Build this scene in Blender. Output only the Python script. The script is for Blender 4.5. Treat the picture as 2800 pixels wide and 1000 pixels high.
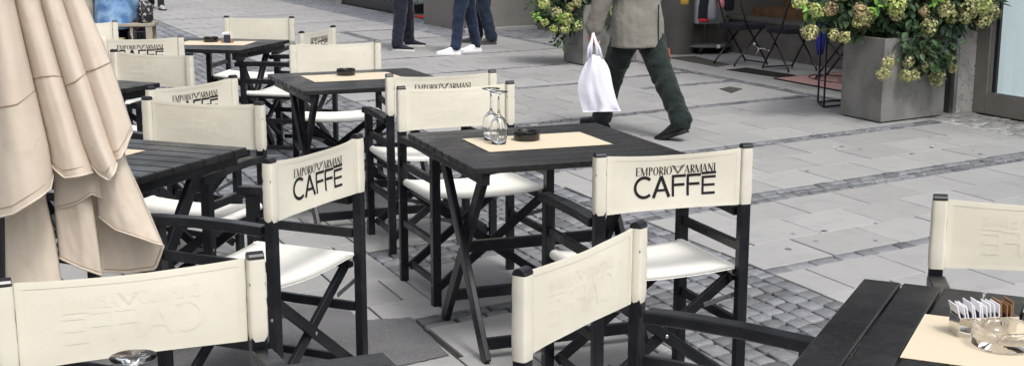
import bpy, math, random
from math import sin, cos, pi, radians as R
from mathutils import Vector, Matrix, noise
random.seed(7)
for o in list(bpy.data.objects): bpy.data.objects.remove(o)
sc = bpy.context.scene
col = sc.collection

# ------------------------------------------------------------ camera
F, PITCH, CY, CH = 3595.7, R(11.865), 546.9, 1.582
cd = bpy.data.cameras.new('camera'); cam = bpy.data.objects.new('camera', cd); col.objects.link(cam)
cam.location = (0, 0, CH); cam.rotation_euler = (pi/2-PITCH, 0, 0)
cd.sensor_width = 36; cd.lens = F/2800*36; cd.shift_y = (CY-500)/2800; cd.clip_end = 500; cd.clip_start = .05
sc.camera = cam
# ------------------------------------------------------------ sky and sun (overcast)
w = bpy.data.worlds.new('World'); sc.world = w; w.use_nodes = True
nt = w.node_tree; bg = nt.nodes['Background']
sky = nt.nodes.new('ShaderNodeTexSky'); sky.sky_type = 'NISHITA'; sky.sun_disc = False
SUN_EL, SUN_AZ = R(58), R(150)
sky.sun_elevation = SUN_EL; sky.sun_rotation = SUN_AZ; sky.air_density = 1.0; sky.dust_density = 5
hs = nt.nodes.new('ShaderNodeHueSaturation'); hs.inputs['Saturation'].default_value = .28
nt.links.new(sky.outputs[0], hs.inputs['Color']); nt.links.new(hs.outputs[0], bg.inputs['Color'])
bg.inputs['Strength'].default_value = .145
sl = bpy.data.lights.new('sun', 'SUN'); sl.energy = 1.05; sl.angle = R(12); sl.color = (1, .97, .93)
so = bpy.data.objects.new('sun', sl); col.objects.link(so); so.location = (0, 0, 12)
sd = Vector((sin(SUN_AZ)*cos(SUN_EL), cos(SUN_AZ)*cos(SUN_EL), sin(SUN_EL)))
so.rotation_euler = sd.to_track_quat('Z', 'Y').to_euler()
vs = sc.view_settings; vs.view_transform = 'Standard'; vs.look = 'None'; vs.gamma = 1; vs.use_curve_mapping = False
vs.exposure = .60

# ------------------------------------------------------------ helpers
def at(px, py, Y):
    """point at forward distance Y seen at photo pixel (px,py)"""
    u = px-1400; v = py-CY
    dy = F*cos(PITCH)-v*sin(PITCH); dz = -F*sin(PITCH)-v*cos(PITCH)
    t = Y/dy
    return Vector((u*t, Y, CH+dz*t))
def gd(px, py, z=0):
    u = px-1400; v = py-CY
    dy = F*cos(PITCH)-v*sin(PITCH); dz = -F*sin(PITCH)-v*cos(PITCH)
    t = (z-CH)/dz
    return Vector((u*t, dy*t, z))
class MB:
    def __init__(s): s.v = []; s.f = []; s.mi = []; s.m = 0; s.attr = []; s.val = 0.
    def add(s, vs, fs):
        n = len(s.v); s.v += [tuple(p) for p in vs]; s.attr += [s.val]*len(vs)
        for f in fs: s.f.append(tuple(i+n for i in f)); s.mi.append(s.m)
        return s
    def box(s, c, sz, M=None):
        c = Vector(c); h = [a/2 for a in sz]
        P = [Vector((x*h[0], y*h[1], z*h[2])) for z in (-1, 1) for y in (-1, 1) for x in (-1, 1)]
        if M is not None: P = [M @ p for p in P]
        return s.add([c+p for p in P], [(0,2,3,1),(4,5,7,6),(0,1,5,4),(2,6,7,3),(0,4,6,2),(1,3,7,5)])
    def bar(s, a, b, w, t, up=(0,0,1)):
        a = Vector(a); b = Vector(b); d = (b-a); L = d.length; d.normalize(); up = Vector(up)
        x = d.cross(up)
        if x.length < 1e-4: x = d.cross(Vector((1,0,0)))
        x.normalize(); y = x.cross(d)
        M = Matrix((x, d, y)).transposed()
        return s.box((a+b)/2, (w, L, t), M)
    def tube(s, pts, r, n=8, cap=True, flat=1.):
        pts = [Vector(p) for p in pts]; rs = r if isinstance(r, (list, tuple)) else [r]*len(pts)
        vs = []; pu = None
        for i, p in enumerate(pts):
            d = (pts[min(i+1, len(pts)-1)]-pts[max(i-1, 0)])
            if d.length < 1e-9: d = Vector((0,0,1))
            d.normalize()
            if pu is None:
                u = d.cross(Vector((0,0,1)) if abs(d.z) < .9 else Vector((0,1,0)))
            else:
                u = pu-d*pu.dot(d)
            u.normalize(); pu = u; v = d.cross(u)
            vs += [p+u*rs[i]*cos(2*pi*k/n)+v*rs[i]*flat*sin(2*pi*k/n) for k in range(n)]
        m = len(pts)
        fs = [(i*n+k, i*n+(k+1) % n, (i+1)*n+(k+1) % n, (i+1)*n+k) for i in range(m-1) for k in range(n)]
        if cap: fs += [tuple(range(n-1, -1, -1)), tuple((m-1)*n+k for k in range(n))]
        return s.add(vs, fs)
    def rings(s, secs, n=16):
        """secs: (center, rx, ry, rotz) horizontal ellipses, lofted"""
        vs = []
        for c, rx, ry, a in secs:
            c = Vector(c)
            for k in range(n):
                q = 2*pi*k/n; x = rx*cos(q); y = ry*sin(q)
                vs.append(c+Vector((x*cos(a)-y*sin(a), x*sin(a)+y*cos(a), 0)))
        m = len(secs)
        fs = [(i*n+k, i*n+(k+1) % n, (i+1)*n+(k+1) % n, (i+1)*n+k) for i in range(m-1) for k in range(n)]
        fs += [tuple(range(n-1, -1, -1)), tuple((m-1)*n+k for k in range(n))]
        return s.add(vs, fs)
    def lathe(s, prof, c=(0,0,0), n=24, M=None):
        c = Vector(c); vs = []
        for r, z in prof:
            for k in range(n):
                p = Vector((max(r, 1e-5)*cos(2*pi*k/n), max(r, 1e-5)*sin(2*pi*k/n), z))
                vs.append(c+(M @ p if M is not None else p))
        m = len(prof)
        fs = [(i*n+k, i*n+(k+1) % n, (i+1)*n+(k+1) % n, (i+1)*n+k) for i in range(m-1) for k in range(n)]
        return s.add(vs, fs)
    def ball(s, c, r, sc_=(1,1,1), n=12):
        m = n//2+1
        vs = [Vector(c)+Vector((r*sc_[0]*sin(pi*i/(m-1) if 0 < i < m-1 else (1e-3 if i == 0 else pi-1e-3))*cos(2*pi*k/n),
              r*sc_[1]*sin(pi*i/(m-1) if 0 < i < m-1 else (1e-3 if i == 0 else pi-1e-3))*sin(2*pi*k/n), -r*sc_[2]*cos(pi*i/(m-1)))) for i in range(m) for k in range(n)]
        fs = [(i*n+k, i*n+(k+1) % n, (i+1)*n+(k+1) % n, (i+1)*n+k) for i in range(m-1) for k in range(n)]
        return s.add(vs, fs)
    def build(s, name, mats, parent=None, smooth=False, bevel=0, loc=None, seg=2):
        me = bpy.data.meshes.new(name); me.from_pydata(s.v, [], s.f)
        if any(s.attr):
            a = me.attributes.new('tone', 'FLOAT', 'POINT'); a.data.foreach_set('value', s.attr)
        for m in (mats if isinstance(mats, (list, tuple)) else [mats]): me.materials.append(m)
        me.polygons.foreach_set('material_index', s.mi)
        me.polygons.foreach_set('use_smooth', [smooth]*len(s.f)); me.update()
        o = bpy.data.objects.new(name, me); col.objects.link(o)
        if parent: o.parent = parent
        if loc: o.location = loc
        if bevel:
            b = o.modifiers.new('bevel', 'BEVEL'); b.width = bevel; b.segments = seg; b.limit_method = 'ANGLE'; b.angle_limit = R(40)
        return o
def tag(o, label=None, cat=None, group=None, kind=None):
    if label: o['label'] = label
    if cat: o['category'] = cat
    if group: o['group'] = group
    if kind: o['kind'] = kind
    return o
def empty(name, loc=(0,0,0), rz=0):
    o = bpy.data.objects.new(name, None); col.objects.link(o); o.location = loc; o.rotation_euler = (0, 0, rz)
    o.empty_display_size = .1
    return o
kids = {}
def copy_tree(o, parent=None):
    c = o.copy(); col.objects.link(c)
    if parent: c.parent = parent
    for ch in [x for x in bpy.data.objects if x.parent == o]: copy_tree(ch, c)
    return c

# ------------------------------------------------------------ materials
def mat(name, c, rough=.6, metal=0, noise_=None, bump=None, spec=.5, coat=0, attr=0, trans=0, ior=1.45, alpha=1, sheen=0, sub=0, rnd=0, rvar=0, thin=0):
    m = bpy.data.materials.new(name); m.use_nodes = True; t = m.node_tree; b = t.nodes['Principled BSDF']
    N = t.nodes.new; L = t.links.new
    b.inputs['Base Color'].default_value = (*c, 1); b.inputs['Roughness'].default_value = rough
    b.inputs['Metallic'].default_value = metal; b.inputs['Specular IOR Level'].default_value = spec
    b.inputs['Coat Weight'].default_value = coat; b.inputs['Transmission Weight'].default_value = trans
    b.inputs['IOR'].default_value = ior; b.inputs['Alpha'].default_value = alpha; b.inputs['Sheen Weight'].default_value = sheen
    tc = N('ShaderNodeTexCoord')
    out = None
    if noise_:
        # list of (scale, detail, colour2, lo, hi)
        cur = None
        for sc_, det, c2, lo, hi in noise_:
            n = N('ShaderNodeTexNoise'); n.inputs['Scale'].default_value = sc_; n.inputs['Detail'].default_value = det
            L(tc.outputs['Object'], n.inputs['Vector'])
            r = N('ShaderNodeMapRange'); r.inputs['From Min'].default_value = lo; r.inputs['From Max'].default_value = hi
            L(n.outputs['Fac'], r.inputs['Value'])
            x = N('ShaderNodeMix'); x.data_type = 'RGBA'; L(r.outputs[0], x.inputs['Factor'])
            if cur is None: x.inputs['A'].default_value = (*c, 1)
            else: L(cur, x.inputs['A'])
            x.inputs['B'].default_value = (*c2, 1); cur = x.outputs['Result']
        out = cur
    if attr:
        a = N('ShaderNodeAttribute'); a.attribute_name = 'tone'
        r = N('ShaderNodeMath'); r.operation = 'MULTIPLY_ADD'; r.inputs[1].default_value = attr; r.inputs[2].default_value = 1-attr/2
        L(a.outputs['Fac'], r.inputs[0])
        x = N('ShaderNodeMix'); x.data_type = 'RGBA'; x.blend_type = 'MULTIPLY'; x.inputs['Factor'].default_value = 1
        if out: L(out, x.inputs['A'])
        else: x.inputs['A'].default_value = (*c, 1)
        L(r.outputs[0], x.inputs['B']); out = x.outputs['Result']
    if rnd:
        oi = N('ShaderNodeObjectInfo'); r = N('ShaderNodeMapRange'); r.inputs['To Min'].default_value = 1-rnd; r.inputs['To Max'].default_value = 1
        L(oi.outputs['Random'], r.inputs['Value'])
        x = N('ShaderNodeMix'); x.data_type = 'RGBA'; x.blend_type = 'MULTIPLY'; x.inputs['Factor'].default_value = 1
        if out: L(out, x.inputs['A'])
        else: x.inputs['A'].default_value = (*c, 1)
        L(r.outputs[0], x.inputs['B']); out = x.outputs['Result']
    if rvar:
        n = N('ShaderNodeTexNoise'); n.inputs['Scale'].default_value = 7; n.inputs['Detail'].default_value = 6; L(tc.outputs['Object'], n.inputs['Vector'])
        r = N('ShaderNodeMapRange'); r.inputs['From Min'].default_value = .3; r.inputs['From Max'].default_value = .7; r.inputs['To Min'].default_value = rough-rvar; r.inputs['To Max'].default_value = rough+rvar
        L(n.outputs['Fac'], r.inputs['Value']); L(r.outputs[0], b.inputs['Roughness'])
    if out: L(out, b.inputs['Base Color'])
    if thin:
        tl = N('ShaderNodeBsdfTranslucent'); ms = N('ShaderNodeMixShader'); ms.inputs[0].default_value = thin
        if out: L(out, tl.inputs['Color'])
        else: tl.inputs['Color'].default_value = (*c, 1)
        mo = t.nodes['Material Output']; L(b.outputs[0], ms.inputs[1]); L(tl.outputs[0], ms.inputs[2]); L(ms.outputs[0], mo.inputs['Surface'])
    if bump:
        prev = None
        for sc_, det, st, dist, *vec in bump:
            n = N('ShaderNodeTexNoise'); n.inputs['Scale'].default_value = sc_; n.inputs['Detail'].default_value = det
            if vec:
                mp = N('ShaderNodeMapping'); mp.inputs['Scale'].default_value = vec[0]; L(tc.outputs['Object'], mp.inputs['Vector']); L(mp.outputs[0], n.inputs['Vector'])
            else: L(tc.outputs['Object'], n.inputs['Vector'])
            bp = N('ShaderNodeBump'); bp.inputs['Strength'].default_value = st; bp.inputs['Distance'].default_value = dist
            L(n.outputs['Fac'], bp.inputs['Height'])
            if prev: L(prev, bp.inputs['Normal'])
            prev = bp.outputs[0]
        L(prev, b.inputs['Normal'])
    return m
def g(v): return (v, v, v)
M = {}
M['wood'] = mat('black_lacquered_wood', (.008,.009,.012), .32, spec=.32, rvar=.12, noise_=[(9,4,(.02,.021,.025),.45,.75)], bump=[(30,3,.25,.002,(1,1,8)),(160,2,.15,.0008)])
M['wood_top'] = mat('black_painted_planks', (.009,.009,.0095), .34, rvar=.12, spec=.42, noise_=[(5,5,(.03,.029,.028),.5,.8),(60,3,(.022,.022,.023),.5,.8)], bump=[(40,4,.35,.002,(.15,1,1)),(8,2,.2,.004)])
M['cap'] = mat('black_plastic', (.008,.008,.012), .28, spec=.6)
M['steel'] = mat('zinc_steel', (.18,.185,.19), .38, metal=.75, noise_=[(80,2,(.1,.1,.1),.4,.7)])
M['bolt'] = mat('bolt_steel', (.5,.5,.5), .3, metal=.9)
M['canvas'] = mat('cream_canvas', (.765,.735,.63), .85, spec=.2, sheen=.08, rnd=.08, thin=.15, noise_=[(4,5,(.72,.675,.57),.45,.8),(22,3,(.70,.66,.565),.6,.85)], bump=[(14,3,.25,.006,(1,1,.45)),(5,2,.25,.01),(600,1,.15,.0006)])
M['seat'] = mat('white_canvas', (.78,.765,.715), .8, spec=.2, noise_=[(7,3,(.76,.74,.68),.5,.8)], bump=[(9,3,.2,.006),(500,1,.12,.0006)])
M['ink'] = mat('black_print', (.012,.011,.012), .6, spec=.3)
M['ink_thin'] = mat('dark_print', (.035,.032,.03), .6, spec=.3)
M['ghost'] = mat('print_showing_through', (.748,.718,.615), .85, spec=.2, sheen=.08, thin=.15, noise_=[(4,5,(.69,.65,.55),.45,.8)])
M['umb'] = mat('umbrella_canvas', (.65,.565,.47), .88, spec=.2, sheen=.1, thin=.1, noise_=[(3,5,(.59,.505,.41),.45,.75),(11,5,(.54,.455,.37),.56,.85),(40,3,(.53,.46,.38),.64,.85)], bump=[(6,3,.2,.02),(25,4,.3,.006),(500,1,.15,.0006)])
M['seam'] = mat('umbrella_seam', (.36,.28,.21), .9, spec=.2)
M['mat_paper'] = mat('cream_paper', (.58,.50,.375), .7, spec=.25)
M['glass'] = mat('clear_glass', (1,1,1), .02, trans=1, ior=1.45)
M['black_glass'] = mat('black_glass', (.004,.004,.005), .06, spec=.8)
M['slab'] = mat('granite_slab', (.328,.325,.322), .6, attr=.17, spec=.4, noise_=[(.9,5,(.302,.30,.30),.42,.66),(7,6,(.275,.275,.275),.5,.75),(34,3,(.235,.232,.228),.62,.8),(260,2,(.35,.35,.35),.55,.75)], bump=[(120,4,.25,.0015),(7,3,.15,.004)])
M['cobble'] = mat('granite_cobble', (.145,.15,.163), .5, attr=.75, spec=.5, noise_=[(25,4,(.20,.205,.22),.4,.7),(200,2,(.15,.15,.16),.5,.8)], bump=[(60,4,.5,.004),(250,2,.3,.001)])
M['cobble_far'] = mat('fine_cobble', (.15,.158,.18), .6, attr=.5, noise_=[(12,4,(.25,.26,.28),.4,.7)], bump=[(60,4,.4,.004)])
M['cobble_pale'] = mat('pale_cobble', (.36,.36,.35), .7, attr=.6, noise_=[(30,4,(.22,.22,.21),.45,.7)], bump=[(60,4,.5,.004)])
M['joint'] = mat('joint_sand', (.045,.044,.043), .95, spec=.1, noise_=[(30,4,(.07,.068,.065),.5,.75)], bump=[(90,4,.5,.004)])
M['mortar'] = mat('pale_mortar', (.62,.62,.6), .9, spec=.1, noise_=[(12,4,(.34,.34,.33),.5,.62)])
M['asphalt'] = mat('asphalt_patch', (.10,.10,.103), .8, noise_=[(150,3,(.18,.18,.185),.45,.7),(3,3,(.15,.15,.155),.4,.7)], bump=[(220,3,.6,.003)])
M['gum'] = mat('trodden_gum', (.17,.17,.175), .7)
M['litter'] = mat('white_litter', (.75,.75,.72), .7)
M['stone_wall'] = mat('smooth_stone', (.215,.205,.188), .7, noise_=[(2,5,(.18,.172,.16),.4,.7),(60,3,(.24,.23,.215),.5,.7)], bump=[(60,4,.2,.002)])
M['stone_dark'] = mat('dark_stone', (.105,.10,.092), .6, noise_=[(4,5,(.075,.07,.066),.4,.7),(90,2,(.14,.135,.125),.55,.75)], bump=[(40,4,.25,.003)])
M['plinth'] = mat('dark_plinth_stone', (.16,.147,.135), .6, noise_=[(6,4,(.11,.10,.09),.4,.7)], bump=[(40,4,.2,.002)])
M['muschelkalk'] = mat('shell_limestone', (.47,.455,.43), .75, noise_=[(40,5,(.12,.115,.105),.58,.66),(8,4,(.31,.3,.28),.45,.7)], bump=[(60,5,.5,.004)])
M['granite_pale'] = mat('pale_granite', (.33,.33,.325), .7, noise_=[(3,4,(.28,.28,.275),.4,.7),(200,2,(.38,.38,.38),.5,.7)], bump=[(90,3,.2,.002)])
M['frame'] = mat('bronze_frame', (.27,.245,.22), .4, metal=.2, noise_=[(3,3,(.22,.20,.18),.4,.7)])
M['frame_black'] = mat('black_frame', (.015,.015,.016), .35)
M['alu'] = mat('aluminium', (.5,.51,.52), .35, metal=.8)
M['window'] = mat('window_glass', (.97,1,1), .03, trans=1, ior=1.12, spec=.5)
wm = M['window']; t = wm.node_tree; b = t.nodes['Principled BSDF']; t.nodes.remove(b)
tr = t.nodes.new('ShaderNodeBsdfTransparent'); tr.inputs[0].default_value = (.9,.94,.94,1); gl = t.nodes.new('ShaderNodeBsdfGlossy'); gl.inputs['Roughness'].default_value = .02
fr_ = t.nodes.new('ShaderNodeFresnel'); fr_.inputs[0].default_value = 1.35; mx = t.nodes.new('ShaderNodeMixShader')
t.links.new(fr_.outputs[0], mx.inputs[0]); t.links.new(tr.outputs[0], mx.inputs[1]); t.links.new(gl.outputs[0], mx.inputs[2]); t.links.new(mx.outputs[0], t.nodes['Material Output'].inputs['Surface'])
M['white'] = mat('white_panel', (.82,.85,.86), .6)
M['pale_blue'] = mat('pale_blue_panel', (.55,.61,.63), .6)
M['interior'] = mat('shop_interior', (.42,.40,.37), .8)
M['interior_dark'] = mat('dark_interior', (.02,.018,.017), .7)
M['plaster'] = mat('grey_plaster', (.38,.37,.35), .85, noise_=[(2,4,(.33,.32,.3),.4,.7)])
M['concrete'] = mat('fibre_cement', (.21,.208,.198), .72, noise_=[(5,6,(.135,.132,.125),.42,.68),(2.2,3,(.26,.255,.245),.5,.75),(90,3,(.24,.236,.225),.5,.8)], bump=[(30,5,.3,.003),(120,3,.15,.001)])
M['soil'] = mat('soil', (.02,.015,.01), .95, bump=[(40,4,1,.02)])
def leafmat(name, c1, c2, c3):
    m = mat(name, c1, .5, attr=1.0, spec=.35, noise_=[(9,3,c2,.4,.65),(3,2,c3,.5,.75)])
    return m
M['leaf'] = leafmat('hydrangea_leaf', (.030,.066,.024), (.055,.10,.04), (.045,.085,.055))
M['leaf_young'] = mat('young_leaf', (.17,.34,.05), .45)
M['floret'] = mat('green_floret', (.36,.375,.125), .7, attr=1.0, noise_=[(18,3,(.62,.57,.32),.38,.6),(7,2,(.24,.27,.08),.5,.75)])
M['floret_pink'] = mat('pink_floret', (.50,.36,.22), .7, attr=.9, noise_=[(18,3,(.46,.43,.20),.45,.65)])
M['floret_lime'] = mat('lime_floret', (.36,.45,.11), .7, attr=.9, noise_=[(18,3,(.58,.60,.28),.38,.6)])
M['stem'] = mat('woody_stem', (.10,.085,.04), .8)
M['skin'] = mat('skin', (.55,.27,.20), .55, spec=.4, noise_=[(30,3,(.48,.2,.15),.45,.7)])
M['hair'] = mat('grey_hair', (.3,.29,.27), .7, bump=[(150,3,.6,.003)])
M['hair_dark'] = mat('brown_hair', (.05,.03,.02), .6, bump=[(150,3,.6,.003)])
def cloth(name, c, c2, f=.5): return mat(name, c, .85, spec=.2, sheen=.15, noise_=[(6,4,c2,.4,.7)], bump=[(11,3,f,.02,(1,1,.6)),(34,3,f*.6,.006),(700,1,.1,.0005)])
M['jacket'] = cloth('taupe_wool', (.180,.170,.148), (.215,.205,.18), .9)
M['green_trousers'] = cloth('dark_green_cloth', (.009,.0155,.0142), (.016,.0255,.023), 1.0)
M['navy'] = cloth('navy_cloth', (.010,.012,.022), (.014,.017,.030), .8)
M['black_cloth'] = cloth('black_cloth', (.008,.008,.010), (.012,.012,.015))
M['jeans'] = cloth('blue_jeans', (.010,.017,.038), (.022,.038,.078), .8)
M['jeans_dark'] = cloth('dark_jeans', (.012,.019,.036), (.02,.032,.058), .8)
M['denim'] = cloth('light_denim', (.075,.17,.36), (.30,.46,.66), 1.2)
M['grey_shirt'] = cloth('grey_shirt', (.2,.2,.21), (.25,.25,.26))
M['bag'] = mat('white_tote_cloth', (.74,.74,.83), .85, spec=.2, bump=[(7,3,.5,.03,(1,1,.35)),(30,3,.3,.006)])
M['shoe_black'] = mat('black_leather', (.010,.011,.014), .45, bump=[(60,3,.3,.002)])
M['shoe_navy'] = mat('navy_canvas_shoe', (.010,.012,.025), .8)
M['shoe_white'] = mat('white_trainer', (.85,.85,.87), .6, bump=[(25,2,.2,.004)])
M['shoe_brown'] = mat('grey_brown_shoe', (.065,.06,.062), .6)
M['shoe_grey'] = mat('grey_shoe', (.32,.31,.29), .6)
M['sole_white'] = mat('off_white_rubber', (.62,.62,.58), .7)
M['rubber'] = mat('black_rubber', (.012,.012,.012), .7)
M['orange'] = mat('orange_plastic', (.80,.20,.06), .5)
M['red'] = mat('red_carpet', (.62,.035,.03), .9, spec=.1)
M['pink'] = mat('pink_carpet', (.44,.255,.235), .95, spec=.1, noise_=[(120,2,(.52,.33,.30),.4,.7)])
M['dark_mat'] = mat('dark_ribbed_mat', (.028,.027,.025), .9, spec=.1, bump=[(150,2,.5,.004)])
M['brown_mat'] = mat('brown_grating', (.06,.052,.045), .85, bump=[(120,2,.6,.004)])
M['stand_grey'] = mat('grey_board', (.13,.135,.14), .6)
M['blue'] = mat('blue_fabric', (.012,.018,.24), .75, bump=[(20,2,.4,.01)])
M['knit_navy'] = mat('navy_knit', (.012,.013,.022), .95, bump=[(90,2,.7,.006)])
M['knit_grey'] = mat('grey_knit', (.27,.28,.31), .95, bump=[(90,2,.8,.008,(1,1,.3))])
M['knit_red'] = mat('red_knit', (.55,.03,.04), .95)
M['knit_pink'] = mat('pink_knit', (.75,.25,.3), .95)
M['knit_yellow'] = mat('mustard_knit', (.55,.33,.06), .95)
M['pale_wood'] = mat('weathered_wood', (.36,.32,.25), .8, noise_=[(8,4,(.27,.24,.19),.4,.7)])
M['tan_box'] = mat('tan_card', (.50,.40,.22), .8)
M['brown_wood'] = mat('brown_wood', (.17,.095,.045), .6, noise_=[(8,4,(.1,.055,.03),.4,.7)])
M['paper'] = mat('white_paper', (.82,.82,.85), .6)
M['kraft'] = mat('brown_paper', (.30,.17,.09), .6)
M['dark_ink'] = mat('packet_print', (.03,.03,.06), .6)
M['red_ink'] = mat('packet_red', (.4,.05,.03), .6)
M['chrome'] = mat('polished_steel', (.72,.70,.66), .09, metal=1)

M['glow_panel'] = mat('display_panel_added_glow', (.8,.83,.84), .5); M['glow_panel_blue'] = mat('blue_panel_added_glow', (.6,.66,.68), .5)  # emission added to the display panels to brighten the dark shop interior
for k_, c_, e_ in (('glow_panel', (.80,.87,.90), .46), ('glow_panel_blue', (.56,.66,.70), .42)):
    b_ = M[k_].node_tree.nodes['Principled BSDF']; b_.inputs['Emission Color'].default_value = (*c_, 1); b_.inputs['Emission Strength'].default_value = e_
# ------------------------------------------------------------ ground: paving in a skewed (s,t) frame
SA, TA = R(34), R(113.7)
ES = Vector((cos(SA), sin(SA), 0)); ET = Vector((cos(TA), sin(TA), 0)); O0 = Vector((1.41, 5.41, 0))
def ST(s, t, z=0): p = O0+ES*s+ET*t; return Vector((p.x, p.y, z))
base = MB(); base.add([(-150,-40,-.014),(150,-40,-.014),(150,300,-.014),(-150,300,-.014)], [(0,1,2,3)])
tag(base.build('ground', M['joint']), kind='structure')
slabs = MB(); cob = MB(); cobf = MB(); cobp = MB(); mort = MB()
def slab(s0, s1, t0, t1, gs=.0048, gt=.0022, mb=None):
    mb = mb or slabs; mb.val = random.random()
    a, b, c, d = s0+gs, s1-gs, t0+gt, t1-gt
    dz = random.uniform(-.0012, .0012); i = .003
    z = [dz+random.uniform(-.0006, .0006) for _ in range(4)]
    P = [ST(a,c,-.013),ST(b,c,-.013),ST(b,d,-.013),ST(a,d,-.013),
         ST(a,c,z[0]-.0025),ST(b,c,z[1]-.0025),ST(b,d,z[2]-.0025),ST(a,d,z[3]-.0025),
         ST(a+i,c+i,z[0]),ST(b-i,c+i,z[1]),ST(b-i,d-i,z[2]),ST(a+i,d-i,z[3])]
    mb.add(P, [(0,1,5,4),(1,2,6,5),(2,3,7,6),(3,0,4,7),(4,5,9,8),(5,6,10,9),(6,7,11,10),(7,4,8,11),(8,9,10,11)])
def course(s0, s1, t0, t1, off=0, L=.48):
    s = s0-off
    while s < s1-.02:
        a = max(s, s0); b = min(s+L, s1)
        if b-a > .03: slab(a, b, t0, t1)
        s += L
def courses(s0, s1, t0, t1, n, off=0.24, L=.48):
    h = (t1-t0)/n
    for i in range(n): course(s0, s1, t0+i*h, t0+(i+1)*h, off+(L/2 if i % 2 else 0)+random.uniform(-.01, .01), L)
def stone(mb, P, h=.006, hi=True, sink=0):
    """one cobble from four corners (s,t)"""
    mb.val = random.random()
    c = [sum(p[0] for p in P)/4, sum(p[1] for p in P)/4]
    ring = []
    n = 8
    for k in range(n):
        a = P[k//2]; b = P[(k//2+1) % 4]
        if k % 2 == 0: q = [a[0]*.955+c[0]*.045, a[1]*.955+c[1]*.045]
        else: q = [(a[0]+b[0])/2+random.uniform(-.003,.003), (a[1]+b[1])/2+random.uniform(-.003,.003)]
        ring.append(q)
    zt = random.uniform(-.003, .002)-sink
    V = [ST(q[0], q[1], -.013) for q in ring]
    V += [ST(q[0]*.98+c[0]*.02, q[1]*.98+c[1]*.02, zt-h*.7) for q in ring]
    V += [ST(q[0]*.91+c[0]*.09, q[1]*.91+c[1]*.09, zt-h*.08+random.uniform(-.0012,.0012)) for q in ring]
    V += [ST(c[0], c[1], zt)]
    fs = [(r*n+k, r*n+(k+1) % n, (r+1)*n+(k+1) % n, (r+1)*n+k) for r in (0, 1) for k in range(n)]
    fs += [(2*n+k, 2*n+(k+1) % n, 3*n) for k in range(n)]
    mb.add(V, fs)
def cobbles(mb, s0, s1, t0, t1, cs=.105, ct=.095, gap=.005, jit=.012, h=.006, along='t', sink=0):
    """rows run along s when along='s' (each row is t-thick), else along t"""
    if along == 's':
        n = max(1, round((t1-t0)/ct)); hh = (t1-t0)/n
        for i in range(n):
            s = s0-random.uniform(0, cs)
            a = max(s, s0); w0 = random.uniform(-jit, jit)*.5
            while a < s1-.02:
                b = min(a+cs*random.uniform(.75, 1.25), s1)
                if s1-b < .03: b = s1
                j = lambda: random.uniform(-jit, jit)*.35
                k1 = jit*.5 if 0 < i else 0; k2 = jit*.5 if i < n-1 else 0
                stone(mb, [(a+gap+j(), t0+i*hh+gap+k1*random.uniform(-.5,1)), (b-gap+j(), t0+i*hh+gap+k1*random.uniform(-.5,1)), (b-gap+j(), t0+(i+1)*hh-gap-k2*random.uniform(-.5,1)), (a+gap+j(), t0+(i+1)*hh-gap-k2*random.uniform(-.5,1))], h, sink=sink)
                a = b
    else:
        n = max(1, round((s1-s0)/cs)); hh = (s1-s0)/n
        for i in range(n):
            a = t0
            while a < t1-.02:
                b = min(a+ct*random.uniform(.75, 1.3), t1)
                if t1-b < .03: b = t1
                j = lambda: random.uniform(-jit, jit)*.5
                stone(mb, [(s0+i*hh+gap+abs(j())*.5, a+gap+j()), (s0+(i+1)*hh-gap-abs(j())*.5, a+gap+j()), (s0+(i+1)*hh-gap-abs(j())*.5, b-gap+j()), (s0+i*hh+gap+abs(j())*.5, b-gap+j())], h, sink=sink)
                a = b
def under(s0, s1, t0, t1, z=-.0075):
    mort.add([ST(s0,t0,z), ST(s1,t0,z), ST(s1,t1,z), ST(s0,t1,z)], [(0,1,2,3)])
# right zone, s from 0 outward
SR = 4.08
courses(0, SR, -4.66, .5, 14, .05)
cobbles(cob, 0, SR, .5, .6, .14, .09, .004, .006, .005, 's')
courses(0, SR, .6, 1.70, 3, .0)
cobbles(cob, 0, SR, 1.70, 1.94, .12, .08, .005, .006, .004, 's'); under(1.75, 3.9, 1.705, 1.935)
courses(0, SR, 1.94, 3.16, 3, .22)
cobbles(cob, 0, SR, 3.16, 3.33, .12, .085, .006, .006, .004, 's'); under(1.9, 3.9, 3.165, 3.325)
courses(0, SR, 3.33, 4.95, 4, .12)
cobbles(cob, 0, SR, 4.95, 5.10, .12, .075, .006, .006, .004, 's'); under(2.3, 2.9, 4.955, 5.095); under(.2,.5,4.955,5.095)
courses(0, 3.1, 5.10, 6.25, 3, .12)
cobbles(cob, 2.9, SR, 6.25, 6.40, .12, .075, .006, .006, .004, 's')
slab(3.1, SR, 5.10, 6.25)
courses(0, 2.9, 6.25, 6.98, 2, .3); courses(2.9, SR, 6.40, 7.14, 2, .1)
cobbles(cob, 0, 2.9, 6.98, 7.12, .12, .075, .006, .006, .004, 's'); under(.3, 2.8, 6.985, 7.115)
cobbles(cob, 2.9, SR, 7.14, 7.28, .12, .075, .006, .006, .004, 's'); under(3.0, 4.0, 7.145, 7.275)
courses(0, SR, 7.28, 8.6, 3, .1); courses(0, 2.9, 7.12, 7.28, 1, .1)
cobbles(cob, 0, SR, 8.6, 8.70, .12, .09, .006, .006, .004, 's')
courses(0, SR, 8.70, 10.25, 4, .3)
cobbles(cob, 0, SR, 10.25, 10.35, .12, .09, .006, .006, .004, 's')
courses(0, 3.4, 10.35, 12.6, 6, .1); courses(3.4, SR, 10.35, 12.6, 3, .0, .7)
cobbles(cob, 0, SR, 12.6, 12.74, .14, .07, .006, .006, .004, 's')
cobbles(cob, 2.1, 2.25, 12.74, 14.2, .075, .12, .006, .006, .004, 't')
courses(0, 2.1, 12.74, 14.2, 4, .1); courses(2.25, 3.3, 12.74, 14.2, 2, .1, 1.05)
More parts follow.
